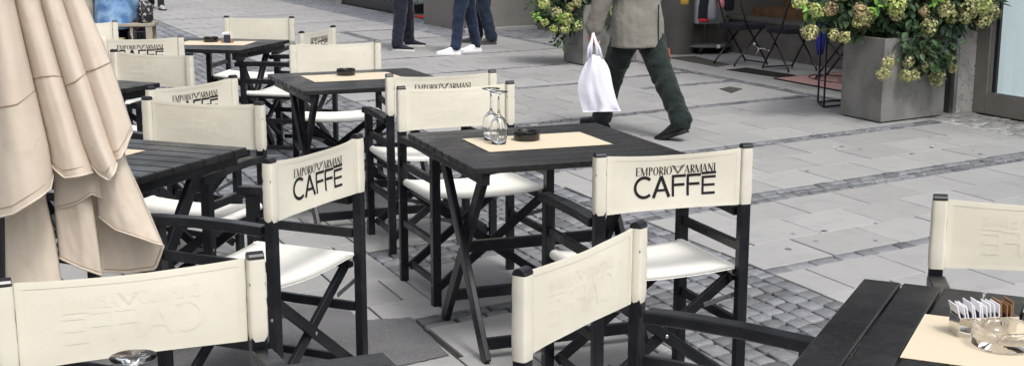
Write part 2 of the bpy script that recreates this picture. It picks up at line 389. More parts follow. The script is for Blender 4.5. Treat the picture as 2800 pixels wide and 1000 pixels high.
cobbles(cob, 0, 3.3, 14.2, 14.34, .14, .07, .006, .006, .004, 's')
courses(0, 3.3, 14.34, 16.2, 5, .1)
cobbles(cob, 0, 3.3, 16.2, 16.32, .14, .12, .006, .006, .004, 's')
courses(0, 3.3, 16.32, 18.2, 5, .1)
cobbles(cob, 0, 3.3, 18.2, 18.32, .14, .12, .006, .006, .004, 's')
courses(0, 3.3, 18.32, 30, 30, .1)
cobbles(cobf, 3.3, 4.22, 12.74, 30, .12, .12, .006, .01, .005, 't')
# border of small setts along the shops, then pale granite
cobbles(cob, SR, 4.22, 3.4, 12.7, .07, .12, .005, .006, .004, 't'); under(SR+.01, 4.21, 5.2, 8)
cobbles(cobp, SR, 4.72, -4.5, 3.4, .11, .11, .004, .012, .006, 't')
# left zone
cobbles(cob, -1.0, 0, -4.6, 12.74, .100, .088, .0022, .022, .0042, 't')
cobbles(cob, -1.62, -1.0, 1.54, 1.95, .11, .10, .003, .018, .005, 's')
cobbles(cob, -1.78, -1.0, .68, .83, .13, .075, .005, .01, .006, 's')
cobbles(cobf, -3.0, -1.0, 3.2, 12.74, .14, .13, .005, .014, .006, 't')
cobbles(cobf, -6.5, 0, 12.74, 22, .15, .15, .005, .014, .006, 't')
slab(-1.62, -1.0, .83, 1.17); slab(-1.62, -1.0, 1.17, 1.54)
courses(-2.9, -1.62, 1.10, 3.2, 6, .1, .42); courses(-1.62, -1.0, 1.95, 3.2, 3, .1)
courses(-9, -1.62, .83, 1.1, 1, .1)
courses(-1.80, -1.0, -4.6, .68, 14, .2, .46)
courses(-9, -2.9, 1.10, 3.2, 6, .1); courses(-9, -3.0, 3.2, 12.74, 26, .1)
courses(-9, -1.8, -4.6, .83, 15, .1)
cobbles(cobf, 4.22, 7, 11.7, 13.05, .13, .13, .005, .014, .006, 't'); courses(4.22, 6.4, 8.9, 11.7, 7, .3, .6)
# recess by the shops
courses(4.22, 6.4, 3.4, 8.9, 7, .3, .8)
slabs.val = .5
tag(slabs.build('slab_paving', M['slab']), kind='structure')
tag(cob.build('cobble_paving', M['cobble'], smooth=True), kind='structure')
tag(cobf.build('fine_cobble_paving', M['cobble_far'], smooth=True), kind='structure')
tag(cobp.build('pale_cobble_paving', M['cobble_pale'], smooth=True), kind='structure')
tag(mort.build('pale_mortar_joints', M['mortar']), kind='structure')
ap = MB(); ring = []
AP_ = [(560,824),(795,828),(870,833),(945,843),(968,860),(1006,876),(1124,869),(1227,972),(1118,997),(900,1040),(500,1100),(300,1000)]
for a_, b_ in zip(AP_, AP_[1:]+AP_[:1]):
    a_, b_ = gd(*a_), gd(*b_)
    for k in range(14): q = a_.lerp(b_, k/14); ring.append((q.x+random.uniform(-.004,.004), q.y+random.uniform(-.006,.006), .0042))
ap.add(ring, [tuple(range(len(ring)))])
tag(ap.build('asphalt_patch', M['asphalt']), kind='structure')
gm = MB()
for i in range(150):
    s, t = random.uniform(-.0, 4.0), random.uniform(-2, 14)
    r_ = random.uniform(.008, .019); c = ST(s, t, .0014+.00003*i)
    V = [c+Vector((r_*random.uniform(.8,1.1)*cos(k*pi/4), r_*random.uniform(.8,1.1)*sin(k*pi/4), 0)) for k in range(8)]
    gm.add(V, [tuple(range(8))])
tag(gm.build('trodden_gum_spots', M['gum']), kind='structure')
for (px, py, lab) in [(2284,405,'small white scrap of litter on the slabs left of the planter'),(2549,403,'white torn scrap of litter on the slabs in front of the shop window')]:
    c = gd(px, py); m = MB(); pts = [c+Vector((.018*cos(k*.9)*random.uniform(.5,1.2), .03*sin(k*.9)*random.uniform(.4,1.2), .004+random.uniform(0,.008))) for k in range(7)]
    m.add(pts, [tuple(range(7))]); m.add([p-Vector((0,0,.003)) for p in pts], [tuple(range(6,-1,-1))])
    tag(m.build('litter', M['litter']), lab, 'litter')
# leaf litter dark spot by planter
# ------------------------------------------------------------ buildings
def wall_st(mb, s0, s1, t0, t1, z0, z1):
    P = [ST(s0,t0,z0),ST(s1,t0,z0),ST(s1,t1,z0),ST(s0,t1,z0),ST(s0,t0,z1),ST(s1,t0,z1),ST(s1,t1,z1),ST(s0,t1,z1)]
    mb.add(P, [(3,2,1,0),(4,5,6,7),(0,1,5,4),(1,2,6,5),(2,3,7,6),(3,0,4,7)])
def part(name, m, parent, *boxes, bevel=0):
    b = MB()
    for q in boxes: wall_st(b, *q)
    return b.build(name, m, parent, bevel=bevel)
# right-hand shop with big window (facade at s=4.76)
b1 = tag(empty('shop_building'), 'shop building with speckled limestone pier and big pale shop window at the right edge', 'building')
part('pier', M['stone_dark'], b1, (4.49,5.3,3.503,4.3,0,5.2), bevel=.004)
part('limestone_facing', M['muschelkalk'], b1, (4.525,5.3,3.45,3.50,0,5.2), bevel=.004)
part('corner_strip', M['alu'], b1, (4.485,4.520,3.455,3.500,0,5.2))
wf = part('window', M['frame'], b1, (4.74,4.86,3.30,3.447,0.004,5.2), (4.74,4.86,-5,3.297,.004,.17), (4.745,4.86,-5,3.297,3.0,3.3), (4.75,4.86,1.2,1.3,.173,2.997))
part('glazing_bead', M['alu'], wf, (4.765,4.80,3.262,3.297,.173,2.997), (4.765,4.80,1.303,3.259,.173,.186))
part('gasket', M['frame_black'], wf, (4.77,4.80,3.225,3.26,.188,2.997))
part('pane', M['window'], wf, (4.805,4.811,1.3,3.25,.17,3.0), (4.805,4.811,-5,1.2,.17,3.0))
part('display_floor', M['white'], b1, (4.87,6.8,-5,3.395,.004,.17))
part('display_panel', M['glow_panel'], b1, (4.90,4.93,2.78,3.39,.172,3.0), (5.0,5.04,-1.0,2.15,.172,2.8))
part('display_panel', M['glow_panel_blue'], b1, (5.3,5.35,1.2,3.3,.172,3.0))
part('inner_wall', M['white'], b1, (6.8,6.9,-5,4.3,0,5.2), (5.31,6.79,3.40,3.497,.172,5.0))
part('upper_wall', M['plaster'], b1, (4.74,5.2,-5,3.447,3.302,5.2))
# middle shop: recessed dark front
b2 = tag(empty('shop_building'), 'dark recessed shop front with low stone plinth behind the folding chairs', 'building')
part('plinth', M['plinth'], b2, (5.80,6.2,4.31,8.7,0,.42))
part('ledge', M['stone_dark'], b2, (5.72,6.2,4.31,8.7,.422,.46), bevel=.005)
fw = part('window_frame', M['frame_black'], b2, (5.86,5.95,4.31,4.40,.462,4), (5.86,5.95,5.5,5.6,.462,4), (5.86,5.95,7.1,7.2,.462,4), (5.86,5.95,4.31,8.7,4.002,4.2))
part('pane', M['window'], fw, (5.90,5.906,4.40,5.5,.462,4), (5.90,5.906,5.6,7.1,.462,4))
part('window_display', M['brown_wood'], b2, (6.05,6.75,4.4,8.5,.462,.56), (6.5,6.75,4.5,8.4,.562,1.2))
part('interior_wall', M['interior_dark'], b2, (7.2,7.3,4.31,8.9,0,5))
part('upper_wall', M['plaster'], b2, (5.86,6.4,4.31,8.7,4.202,5.2))
part('canopy_slab', M['stone_dark'], b2, (4.9,7.2,3.87,8.9,5.2,5.5))
# stone column at the corner
b3 = MB(); cc = gd(1846, 151)
b3.lathe([(0,0),(.20,0),(.20,5.2),(0,5.2)], cc+Vector((.05,.22,0)), 32)
tag(b3.build('stone_column', M['stone_dark'], smooth=False, bevel=.004), 'round dark stone column just right of the walking man', 'column')
# wall behind first planter
b4 = tag(empty('stone_building'), 'smooth grey stone building corner behind the white trainers and first planter', 'building')
part('wall', M['stone_wall'], b4, (3.90,8.4,13.25,15.1,0,5.5), (5.15,8.4,8.9,13.24,0,5.5))
part('base_course', M['granite_pale'], b4, (3.80,5.10,13.06,13.24,0,.05))
# far shop
b5 = tag(empty('shop_building'), 'distant shop front with dark sill and pale display window at the top left', 'building')
part('pier', M['plaster'], b5, (4.15,4.62,20.9,22.1,0,5.5))
wf = part('window', M['frame_black'], b5, (4.26,4.4,17.35,20.88,.003,.17), (4.26,4.4,17.25,17.348,.003,5.5), (4.26,4.4,17.35,20.88,4.0,4.2))
part('pane', M['window'], wf, (4.31,4.316,17.35,20.88,.172,4.0))
part('display_floor', M['interior'], b5, (4.42,6.8,17.35,20.88,.003,.15))
part('back_panel', M['white'], b5, (6.0,6.1,17.35,20.88,.152,3.5))
part('upper_wall', M['plaster'], b5, (4.26,4.9,17.25,20.88,4.202,5.5), (4.2,5,22.11,40,0,5.5))
dr = part('entrance', M['frame_black'], b5, (4.41,5.6,17.15,17.25,.003,.17))
part('glazing', M['window'], dr, (4.41,5.6,17.19,17.196,.172,3.5))
part('door_jamb', M['alu'], b5, (4.25,4.4,15.12,15.22,0,5.5))
part('entrance_floor', M['stone_dark'], b5, (4.23,6.4,15.12,17.14,-.002,.006))
for k in range(7):
    m = MB(); c = ST(4.62+.09*k, 18.1-.15*k if k < 2 else 17.6+.1*(k % 3), .15)
    m.tube([c, c+Vector((.02,0,.12)), c+Vector((0,0,.5)), c+Vector((.01,0,.85))], [.03,.022,.035,.05], 8); m.ball(c+Vector((-.03,-.03,.02)), .035, (1.6,1,.6))
    tag(m.build('mannequin_leg', M['white'], smooth=True), 'pale mannequin legs standing in the distant shop window', 'mannequin', 'mannequin legs in the distant shop window')
m = MB(); a, b_, c_, d_ = ST(4.26,15.25), ST(4.26,16.55), ST(5.9,16.55), ST(5.9,15.25)
m.add([p+Vector((0,0,z)) for z in (.007,.018) for p in (a,b_,c_,d_)], [(0,1,2,3),(7,6,5,4),(0,4,5,1),(1,5,6,2),(2,6,7,3),(3,7,4,0)])
tag(m.build('doormat', M['red']), 'red carpet mat in the distant shop entrance between the standing people', 'doormat')
# opposite side of the street (behind and left of the camera view)
b6 = tag(empty('street_building'), 'plain plastered building across the street, out of the picture', 'building')
part('wall', M['plaster'], b6, (-16,-15,-20,45,0,9))

# mats and grates by the middle shop
def flat_quad(name, m, pts, z0, z1, label, cat):
    b = MB(); P = [Vector((p[0], p[1], z)) for z in (z0, z1) for p in pts]
    b.add(P, [(3,2,1,0),(4,5,6,7),(0,1,5,4),(1,2,6,5),(2,3,7,6),(3,0,4,7)])
    return tag(b.build(name, m, bevel=.002), label, cat)
flat_quad('floor_grate', M['dark_mat'], [gd(2178,207),gd(1985,192)+Vector((.0,0,0)),gd(2041,186),gd(2185,203)][:0] or [gd(2135,214),gd(2178,207),gd(2041,186),gd(1985,192)], .001, .006, 'black ribbed floor grate in the pale granite beside the pink mat', 'floor grate')
flat_quad('floor_grate', M['brown_mat'], [gd(1960,184),gd(1996,178),gd(1900,155),gd(1822,158)], .001, .006, 'brown floor grating under the round display stand', 'floor grate')
flat_quad('drain_cover', M['brown_mat'], [gd(2000,255),gd(2030,244),gd(1995,238),gd(1967,244)], -.001, .005, 'small square brown drain cover in the middle of a big slab', 'drain cover')
pa = gd(2122,217); pb = pa+ES*1.0; d = (gd(2282,247)-pa); pd = pa+d*1.35; pc = pb+d*1.35
pmat = flat_quad('doormat', M['pink'], [pa, pd, pc, pb], .004, .014, 'faded pink carpet mat with a black line drawing, beside the wire stand', 'doormat')
m = MB(); m.add([Vector((p.x,p.y,z)) for z in (.001,.0125) for p in (pa-(pc-pa)*.02, pd+(pd-pb)*.02, pc+(pc-pa)*.02, pb-(pd-pb)*.02)], [(3,2,1,0),(4,5,6,7),(0,1,5,4),(1,2,6,5),(2,3,7,6),(3,0,4,7)])
m.build('border', M['rubber'], pmat)
def onp(u, v): return pa+(pd-pa)*u+(pb-pa)*v+Vector((0,0,.0165))
m = MB(); m.tube([onp(.32+.28*cos(a)*(.6+.4*u_), .5+.22*sin(a)) for a, u_ in [(k*.35, 1) for k in range(19)]], .006, 5)
m.tube([onp(.4,.45), onp(.55,.7), onp(.62,.4), onp(.75,.75)], .006, 5); m.build('drawing', M['ink'], pmat)

# ------------------------------------------------------------ lettering
def seg(o, x0, y0, x1, y1, th):
    d = Vector((x1-x0, y1-y0)); n = Vector((-d.y, d.x)).normalized()*th/2
    o.append([(x0+n.x,y0+n.y),(x1+n.x,y1+n.y),(x1-n.x,y1-n.y),(x0-n.x,y0-n.y)])
def rect(o, x0, y0, x1, y1): o.append([(x0,y0),(x1,y0),(x1,y1),(x0,y1)])
def arc(o, cx, cy, rx, ry, a0, a1, th0, th1, n=14):
    """th at the sides / th at top and bottom"""
    for k in range(n):
        q = []
        for a, inn in ((a0+(a1-a0)*k/n, 0),(a0+(a1-a0)*(k+1)/n, 0),(a0+(a1-a0)*(k+1)/n, 1),(a0+(a1-a0)*k/n, 1)):
            q.append((cx+(rx-inn*th0)*cos(R(a)), cy+(ry-inn*th1)*sin(R(a))))
        o.append(q)
def didone(ch, x, w_):
    o = []; T, t, sr = .17, .035, .07
    def serif(cx, y, ww=.16): rect(o, cx-ww, y if y == 0 else y-t, cx+ww, t if y == 0 else y)
    if ch == 'I': rect(o, x+w_/2-T/2, 0, x+w_/2+T/2, 1); serif(x+w_/2, 0); serif(x+w_/2, 1)
    if ch == 'E':
        rect(o, x+.1, 0, x+.1+T, 1); rect(o, x, 0, x+w_, t); rect(o, x, 1-t, x+w_, 1); rect(o, x+.1, .5, x+w_*.75, .5+t)
        rect(o, x+w_-t, 0, x+w_, .25); rect(o, x+w_-t, .77, x+w_, 1); rect(o, x+w_*.75, .4, x+w_*.75+t, .63)
    if ch in 'PR':
        rect(o, x+.1, 0, x+.1+T, 1); serif(x+.18, 0); rect(o, x, 1-t, x+w_*.5, 1)
        arc(o, x+w_*.45, .74, w_*.5, .26, -90, 90, T, t); rect(o, x+.1, .48, x+w_*.5, .48+t)
        if ch == 'R': seg(o, x+w_*.45, .5, x+w_*.95, .02, T*.9)
    if ch == 'O': arc(o, x+w_/2, .5, w_/2, .52, 0, 360, T, t, 24)
    if ch == 'A':
        seg(o, x+.04, 0, x+w_*.48, 1, t*1.6); seg(o, x+w_*.48, 1, x+w_*.9, 0, T); rect(o, x+w_*.2, .3, x+w_*.75, .3+t); serif(x+.05, 0, .1); serif(x+w_*.9, 0, .14)
    if ch == 'M':
        rect(o, x+.06, 0, x+.06+t*1.3, 1); seg(o, x+.1, 1, x+w_*.5, .02, T); seg(o, x+w_*.5, .02, x+w_*.86, 1, t*1.5); rect(o, x+w_*.82, 0, x+w_*.82+T, 1); serif(x+.08, 0, .09); serif(x+w_*.9, 0, .13)
    if ch == 'N':
        rect(o, x+.08, 0, x+.08+t*1.4, 1); seg(o, x+.1, 1, x+w_*.88, .02, T); rect(o, x+w_*.86, 0, x+w_*.86+t*1.4, 1); serif(x+.1, 0, .1); serif(x+w_*.88, 1, .1)
    return o
small = []; big = []
# first line: height 0.028 m, from x=-.14 to +.15 as read from behind
H1 = .0285
xs = dict(a=[('E',0,.62),('M',.70,.88),('P',1.68,.62),('O',2.36,.70),('R',3.08,.64),('I',3.80,.26),('O',4.12,.78)],
          b=[('A',6.58,.70),('R',7.30,.64),('M',7.98,.92),('A',8.92,.72),('N',9.68,.74),('I',10.50,.26)])
SX = .285/10.8
for k in 'ab':
    for ch, x, w_ in xs[k]: small += [[(-.138+p[0]*SX, p[1]*H1) for p in q] for q in didone(ch, x, w_)]
eg = []   # emblem of stacked feather bars
for i in range(7):
    y = 1.02-i*.155; out_ = 1.0-i*.135; inn = .30-i*.04 if i < 4 else .02
    for sx in (-1, 1):
        eg.append([(sx*inn, y-.06+.02*i*0), (sx*out_, y+.10), (sx*(out_-.05), y+.01), (sx*inn, y-.14)] if i < 5 else [(0, y-.02), (sx*(out_-.02), y+.04), (sx*(out_-.1), y-.06), (0, y-.12)])
eg.append([(-.06,.98),(.14,.93),(.16,.86),(-.06,.86)])
small += [[(-.138+(5.72+p[0]*.95)*SX, p[1]*H1) for p in q] for q in eg]
H2 = .075
def bigs(q, x, w_): return [[(x+p[0]*w_, p[1]*H2) for p in r_] for r_ in q]
o = []; arc(o, .56, .5, .56, .52, 48, 312, .15, .14, 26); big += bigs(o, -.142, .064)
o = []; seg(o, .08,0,.5,.985,.165); seg(o, .5,.985,.93,0,.165); rect(o, .27,.27,.73,.385); big += bigs(o, -.079, .066)
for xx in (-.008, .045):
    o = []; rect(o, 0,0,.175,1); rect(o, .175,.875,1.0,1); rect(o, .175,.465,.92,.59); big += bigs(o, xx, .05)
o = []; rect(o, 0,0,.16,.86); rect(o, .16,.745,1,.86); rect(o, .16,.38,.94,.49); rect(o, .16,0,.96,.115); rect(o, -.02,.93,1.02,1.045); big += bigs(o, .098, .05)

# ------------------------------------------------------------ director's chair
CW, CD, HT, HB, ARM = .56, .44, .868, .682, .668
PX, PY = CW/2-.021, -CD/2     # rear post centre
def sag(x, z):
    """rear face of the back canvas: slight hollow of the top hem and belly"""
    u = max(-1, min(1, x/(CW/2-.045))); k = 1-u*u
    top = (z-HB)/(HT-HB)
    return Vector((x, PY-.008+k*.006*sin(pi*min(1,max(0,top)))+.0010*sin(31*x+9*z)+.0016*noise.noise(Vector((x*9, z*12, 0))), z-k*(.009*top-.004*(1-top))))
def make_chair(label, seedv=0):
    rs = random.Random(100+seedv)
    t = tag(empty('director_chair'), label, 'chair', 'cream canvas chairs around the cafe tables')
    # backrest canvas
    b = MB(); nx, nz = 46, 20
    x0 = CW/2-.046
    for face in (0, 1):
        V = []
        for j in range(nz+1):
            for i in range(nx+1):
                x = -x0+2*x0*i/nx; z = HB+(HT-HB)*j/nz; p = sag(x, z)
                p.y += face*.0028
                V.append(p)
        F_ = [(j*(nx+1)+i, j*(nx+1)+i+1, (j+1)*(nx+1)+i+1, (j+1)*(nx+1)+i) for j in range(nz) for i in range(nx)]
        if face: F_ = [f[::-1] for f in F_]
        b.add(V, F_)
    n = (nx+1)*(nz+1)
    b.f += [(i, n+i, n+i+1, i+1) for i in range(nx)]+[(nz*(nx+1)+i+1, n+nz*(nx+1)+i+1, n+nz*(nx+1)+i, nz*(nx+1)+i) for i in range(nx)]
    b.mi += [0]*(2*nx)
    # sleeves wrapped round the posts
    for sx in (-1, 1):
        V = []; m_ = 10; nn = 14
        for j in range(m_+1):
            z = HB+(HT-HB)*j/m_; fl = .003*noise.noise(Vector((z*40, sx*3, seedv)))+.002*noise.noise(Vector((z*90, sx, seedv)))
            for k in range(nn):
                a = 2*pi*k/nn; ca, sa = cos(a), sin(a)
                r1, r2 = .0205+fl, .0180+fl
                if j in (0, m_): r1 -= .0015; r2 -= .0015
                ex = .42
                V.append((sx*(PX)+r1*math.copysign(abs(ca)**ex, ca), PY+r2*math.copysign(abs(sa)**ex, sa), z))
        b.add(V, [(j*nn+k, j*nn+(k+1) % nn, (j+1)*nn+(k+1) % nn, (j+1)*nn+k) for j in range(m_) for k in range(nn)])
    bk = b.build('backrest', M['canvas'], t, smooth=True)
    h = MB()
    for zz, dz in ((HT, -.014), (HB, .012)):
        for y_, s_ in ((-.0009, 1), (.0037, -1)):
            V = []
            for i in range(nx+1):
                x = -x0+2*x0*i/nx
                for z in (zz+(.0008 if dz < 0 else -.0008), zz+dz): p = sag(x, z); p.y += y_; V.append(p)
            h.add(V, [(2*i, 2*i+2, 2*i+3, 2*i+1) if s_*dz < 0 else (2*i, 2*i+1, 2*i+3, 2*i+2) for i in range(nx)])
    for sx in (-1, 1):
        for y_ in (-.0010, .0038):
            V = []
            for j in range(9):
                z = HB+(HT-HB)*j/8
                for x in (sx*(x0-.012), sx*(x0+.003)): p = sag(x, z); p.y += y_; V.append(p)
            h.add(V, [(2*j, 2*j+1, 2*j+3, 2*j+2) for j in range(8)])
    h.build('hem', M['canvas'], bk, smooth=True)
    def letters(polys, z0, y_, name, m):
        q = MB()
        for p in polys:
            if len(p) != 4: pcs = [p]
            else:
                A_, B_, C_, D_ = [Vector(v) for v in p]
                if (B_-A_).length < (C_-B_).length: A_, B_, C_, D_ = B_, C_, D_, A_
                n_ = max(1, int((B_-A_).length/.008)); pcs = []
                for k in range(n_): f0, f1 = k/n_, (k+1)/n_; pcs.append([A_.lerp(B_, f0), A_.lerp(B_, f1), D_.lerp(C_, f1), D_.lerp(C_, f0)])
            for pp in pcs: q.add([sag(v[0], z0+v[1])+Vector((0, y_, 0)) for v in pp], [tuple(range(len(pp)))])
        return q.build(name, m, bk, smooth=False)
    letters(small, HB+.120, -.0012, 'lettering', M['ink_thin'])
    letters(big, HB+.042, -.0012, 'lettering', M['ink'])
    letters(big, HB+.042, .0035, 'faded_lettering', M['ghost']); letters(small, HB+.120, .0035, 'faded_lettering', M['ghost'])
    # seat
    s = MB(); sx0, sy0 = .250, CD/2-.012; nx2, ny2 = 14, 10
    for face in (0, 1):
        V = []
        for j in range(ny2+1):
            for i in range(nx2+1):
                x = -sx0+2*sx0*i/nx2; y = -sy0+2*sy0*j/ny2; u = x/sx0
                z = .466-.016*(1-u*u)-face*.004+.0015*noise.noise(Vector((x*7+seedv, y*7, 3)))
                V.append((x, y, z))
        F_ = [(j*(nx2+1)+i, j*(nx2+1)+i+1, (j+1)*(nx2+1)+i+1, (j+1)*(nx2+1)+i) for j in range(ny2) for i in range(nx2)]
        if face: F_ = [f[::-1] for f in F_]
        s.add(V, F_)
    n = (nx2+1)*(ny2+1)
    for sx in (-1, 1): s.tube([(sx*.246, -sy0, .452), (sx*.246, 0, .452), (sx*.246, sy0, .452)], .017, 12, cap=False)
    for j in (0, ny2): 
        idx = [j*(nx2+1)+i for i in range(nx2+1)]
        for a_, b_ in zip(idx, idx[1:]): s.f.append((a_, b_, b_+n, a_+n)); s.mi.append(0)
    s.build('seat', M['seat'], t, smooth=True)
    # frame
    def wbar(name, a, b_, w_, th, up=(0,0,1), mt='wood', bev=.003, parent=None):
        q = MB(); q.bar(a, b_, w_, th, up); return q.build(name, M[mt], parent or t, bevel=bev)
    for sx in (-1, 1):
        for sy in (-1, 1):
            top = HT+.003 if sy < 0 else ARM-.03
            lg = wbar('leg', (sx*PX, sy*CD/2, 0), (sx*PX, sy*CD/2, top), .036, .030 if sy < 0 else .040, (0,1,0))
            for bz in (.372, .09):
                q = MB(); q.ball((sx*(PX+.0165), sy*CD/2, bz), .0065, (.5,1,1), 8); q.build('bolt', M['bolt'], lg, smooth=True)
            if sy < 0:
                q = MB(); V = []
                for k in range(9):
                    a = pi*k/8
                    for x in (-.0180, .0180): V.append((sx*PX+x, PY+.0160*cos(a), HT+.0005+.0150*sin(a)))
                q.add(V, [(2*k, 2*k+2, 2*k+3, 2*k+1) for k in range(8)]+[tuple(2*k for k in range(8,-1,-1)), tuple(2*k+1 for k in range(9)), (0,1,17,16)])
                q.build('post_cap', M['cap'], lg, bevel=.0015)
        # arm: slightly crowned plank
        q = MB(); pts = [(-CD/2+.026, 0), (-.08, .004), (.06, .004), (CD/2, -.002), (CD/2+.055, -.006)]
        V = []
        for y, dz in pts:
            for x, z in ((-.024, ARM-.031), (.024, ARM-.031), (.024, ARM), (-.024, ARM)): V.append((sx*PX+x, y, z+dz))
        m_ = len(pts)
        q.add(V, [(4*i+k, 4*i+(k+1) % 4, 4*i+4+(k+1) % 4, 4*i+4+k) for i in range(m_-1) for k in range(4)]+[(3,2,1,0), (4*m_-4,4*m_-3,4*m_-2,4*m_-1)])
        q.build('armrest', M['wood'], t, bevel=.005)
        for z in (.535, .272): wbar('side_rail', (sx*PX, -CD/2+.0225, z), (sx*PX, CD/2-.0225, z), .02, .032)
        wbar('seat_rail', (sx*.238, -CD/2+.02, .430), (sx*.238, CD/2-.02, .430), .024, .026)
        wbar('foot_rail', (sx*.236, -CD/2+.05, .085), (sx*.236, CD/2-.05, .085), .018, .028)
    for sy in (-1, 1):
        for sx in (-1, 1):
            y = sy*(CD/2-.036)+sx*.0095*sy
            br = wbar('scissor_brace', (sx*.243, y, .068), (-sx*.240, y, .428), .018, .036, (0,1,0) if False else (0,0,1))
            a = Vector((sx*.242, sy*(CD/2-.012), .372)); p = Vector((sx*.150, y+sy*.012, .355-.0))
            p = Vector((sx*.13, y+sy*.012, .345))
            wbar('link_bar', a, p, .003, .017, (0,0,1), 'steel', .001)
        q = MB(); q.ball((0, sy*(CD/2-.02), .248), .008, (1,.6,1), 8); q.build('bolt', M['bolt'], t, smooth=True)
    return t
GB = 'cream canvas chairs around the cafe tables'
chairs = [
 # x, y, yaw, label
 (.445,4.351,19.6,'lettered cream canvas chair seen from behind, right of centre at the middle table'),
 (-.835,4.28,65.6,'lettered canvas chair turned left, between the largest near chair and the parasol-side table'),
 (.348,2.746,-123.,'plain-faced canvas chair at bottom centre, tilted back panel, facing the near right table'),
 (1.339,3.135,-192.4,'canvas chair cut off by the right edge, behind the near right table'),
 (-.701,2.474,205.4,'largest canvas chair at bottom left, in front of the folded parasol, facing the near table'),
 (-.165,5.663,-157.5,'canvas chair behind the wine glasses at the middle table, facing the viewer'),
 (-.415,6.547,19.8,'lettered canvas chair mostly hidden directly behind the chair at the wine glasses'),
 (-1.329,5.128,-197.1,'canvas chair behind the parasol-side table, its plain back facing the viewer'),
 (-1.643,6.097,58.5,'slanted lettered canvas chair just behind the plain chair of the parasol-side table'),
 (-2.111,7.19,-203.,'plain canvas chair right behind the parasol, third chair back from the near left'),
 (-1.981,10.018,-186.4,'farthest canvas chair, behind the table with the napkin holder'),
 (-1.541,9.103,74.,'narrow side-turned lettered canvas chair at the right of the napkin table'),
 (-1.021,7.819,-165.4,'canvas chair facing the viewer behind the table with the lone black ashtray and blue edge'),
 (-2.43,8.62,14.,'lettered canvas chair in front of the napkin table, right beside the parasol edge'),
 (-3.08,9.48,205.,'canvas chair half hidden by the parasol in front of the seated person'),
]
for i, (x, y, a, lab) in enumerate(chairs):
    o_ = make_chair(lab, 0) if i == 0 else copy_tree(c0)
    if i == 0: c0 = o_
    o_['label'] = lab; o_.location = (x, y, 0); o_.rotation_euler = (0, 0, R(a))

# ------------------------------------------------------------ slatted folding table
TZ, TL, TW = .755, .83, .83
def make_table(label):
    t = tag(empty('cafe_table'), label, 'table', 'black slatted folding cafe tables')
    n = 9; pw = TW/n
    for i in range(n):
        q = MB(); y = -TW/2+pw*(i+.5)
        q.box((0, y, TZ-.013), (TL, pw-.0055, .026)); q.build('plank', M['wood_top'], t, bevel=.005, seg=3)
    for sx in (-1, 1):
        q = MB(); q.box((sx*(TL/2-.05), 0, TZ-.0265-.0215), (.03, TW-.03, .042)); q.build('cross_batten', M['wood'], t, bevel=.003)
    # two leg frames, outer and inner
    xo, xi = TL/2-.085, TL/2-.115
    for x_, sg, ft in ((xo, 1, .30), (xi, -1, .30)):
        for sx in (-1, 1):
            q = MB(); q.bar((sx*x_, sg*.23, TZ-.024), (sx*x_, -sg*ft, .0), .024, .055, (0,0,1)); q.build('leg', M['wood'], t, bevel=.004)
        def at_z(z): f = (TZ-.024-z)/(TZ-.024); return sg*.23+(-sg*ft-sg*.23)*f
        for z in ((.06,) if sg > 0 else (.12, .36)):
            q = MB(); q.box((0, at_z(z), z), (2*x_-.024, .022, .045)); q.build('stretcher', M['wood'], t, bevel=.003)
    for sx in (-1, 1):
        q = MB(); q.box((sx*(TL/2-.10), -.20, TZ-.07), (.02, .11, .05)); q.build('catch', M['wood'], t, bevel=.003)
        q = MB(); q.ball((sx*(xo+.013), -.02, .375), .009, (.5,1,1), 8); q.build('bolt', M['bolt'], t, smooth=True)
    return t
tables = [
 (.112,5.01,20.4,'black slatted table in the middle with two upturned wine glasses and a black ashtray'),
 (-.832,7.159,22.9,'black slatted table left of centre with one black ashtray on a cream placemat'),
 (-2.119,9.295,-14.1,'black slatted table far back with ashtray and small napkin holder'),
 (-1.541,4.681,-22.,'black slatted table partly behind the folded parasol, empty but for a placemat corner'),
 (-2.42,6.77,-25.,'black slatted table mostly hidden behind the parasol, only its right corner showing'),
 (1.03,2.48,-115.8+0,'near right black table with wide planks, sugar caddy and clear glass ashtray'),
 (-.47,1.94,23.6,'near table at the bottom edge, only its far corner showing under the biggest chair'),
]
for i, (x, y, a, lab) in enumerate(tables):
    o_ = make_table(lab) if i == 0 else copy_tree(t0)
    if i == 0: t0 = o_
    o_['label'] = lab; o_.location = (x, y, 0); o_.rotation_euler = (0, 0, R(a))
def placemat(c, a, label, sx=.50, sy=.32, m='mat_paper'):
    b = MB(); b.box((0,0,.001), (sx, sy, .0012)); o_ = b.build('placemat', M[m]); o_.location = (c[0], c[1], TZ+.0008); o_.rotation_euler = (0,0,R(a))
    return tag(o_, label, 'placemat', 'cream paper placemats')
placemat((.095,5.03), 20.4, 'cream placemat under the two upturned wine glasses')
placemat((-.88,7.22), 22.9, 'cream placemat on the table with the lone black ashtray')
placemat((-2.09,9.31), -5, 'cream placemat under the napkin holder on the farthest table')
placemat((-1.655,4.77), -22, 'cream placemat mostly hidden behind the parasol')
placemat(tuple((gd(2530,861,TZ)+.16*Vector((cos(R(-115.8)),sin(R(-115.8)),0))+.25*Vector((cos(R(-25.)),sin(R(-25.)),0)))[:2]), -25.5, 'large cream placemat under the sugar caddy and glass ashtray')
def ashtray(c, label, m='black_glass', r=.052, h=.036, gp=None):
    t_ = MB(); r2 = r*.94
    t_.lathe([(0,0),(r*.92,0),(r,.004),(r*1.0,h*.8),(r*.98,h),(r*.80,h),(r*.74,h*.85),(r*.70,.010),(0,.008)], (0,0,0), 40)
    o_ = t_.build('ashtray', M[m], smooth=True); o_.location = (c[0], c[1], TZ+.0022)
    e = o_.modifiers.new('e', 'EDGE_SPLIT'); e.split_angle = R(50)
    return tag(o_, label, 'ashtray', gp)
ashtray(gd(1440,384,TZ), 'round black glass ashtray beside the two wine glasses', r=.052)
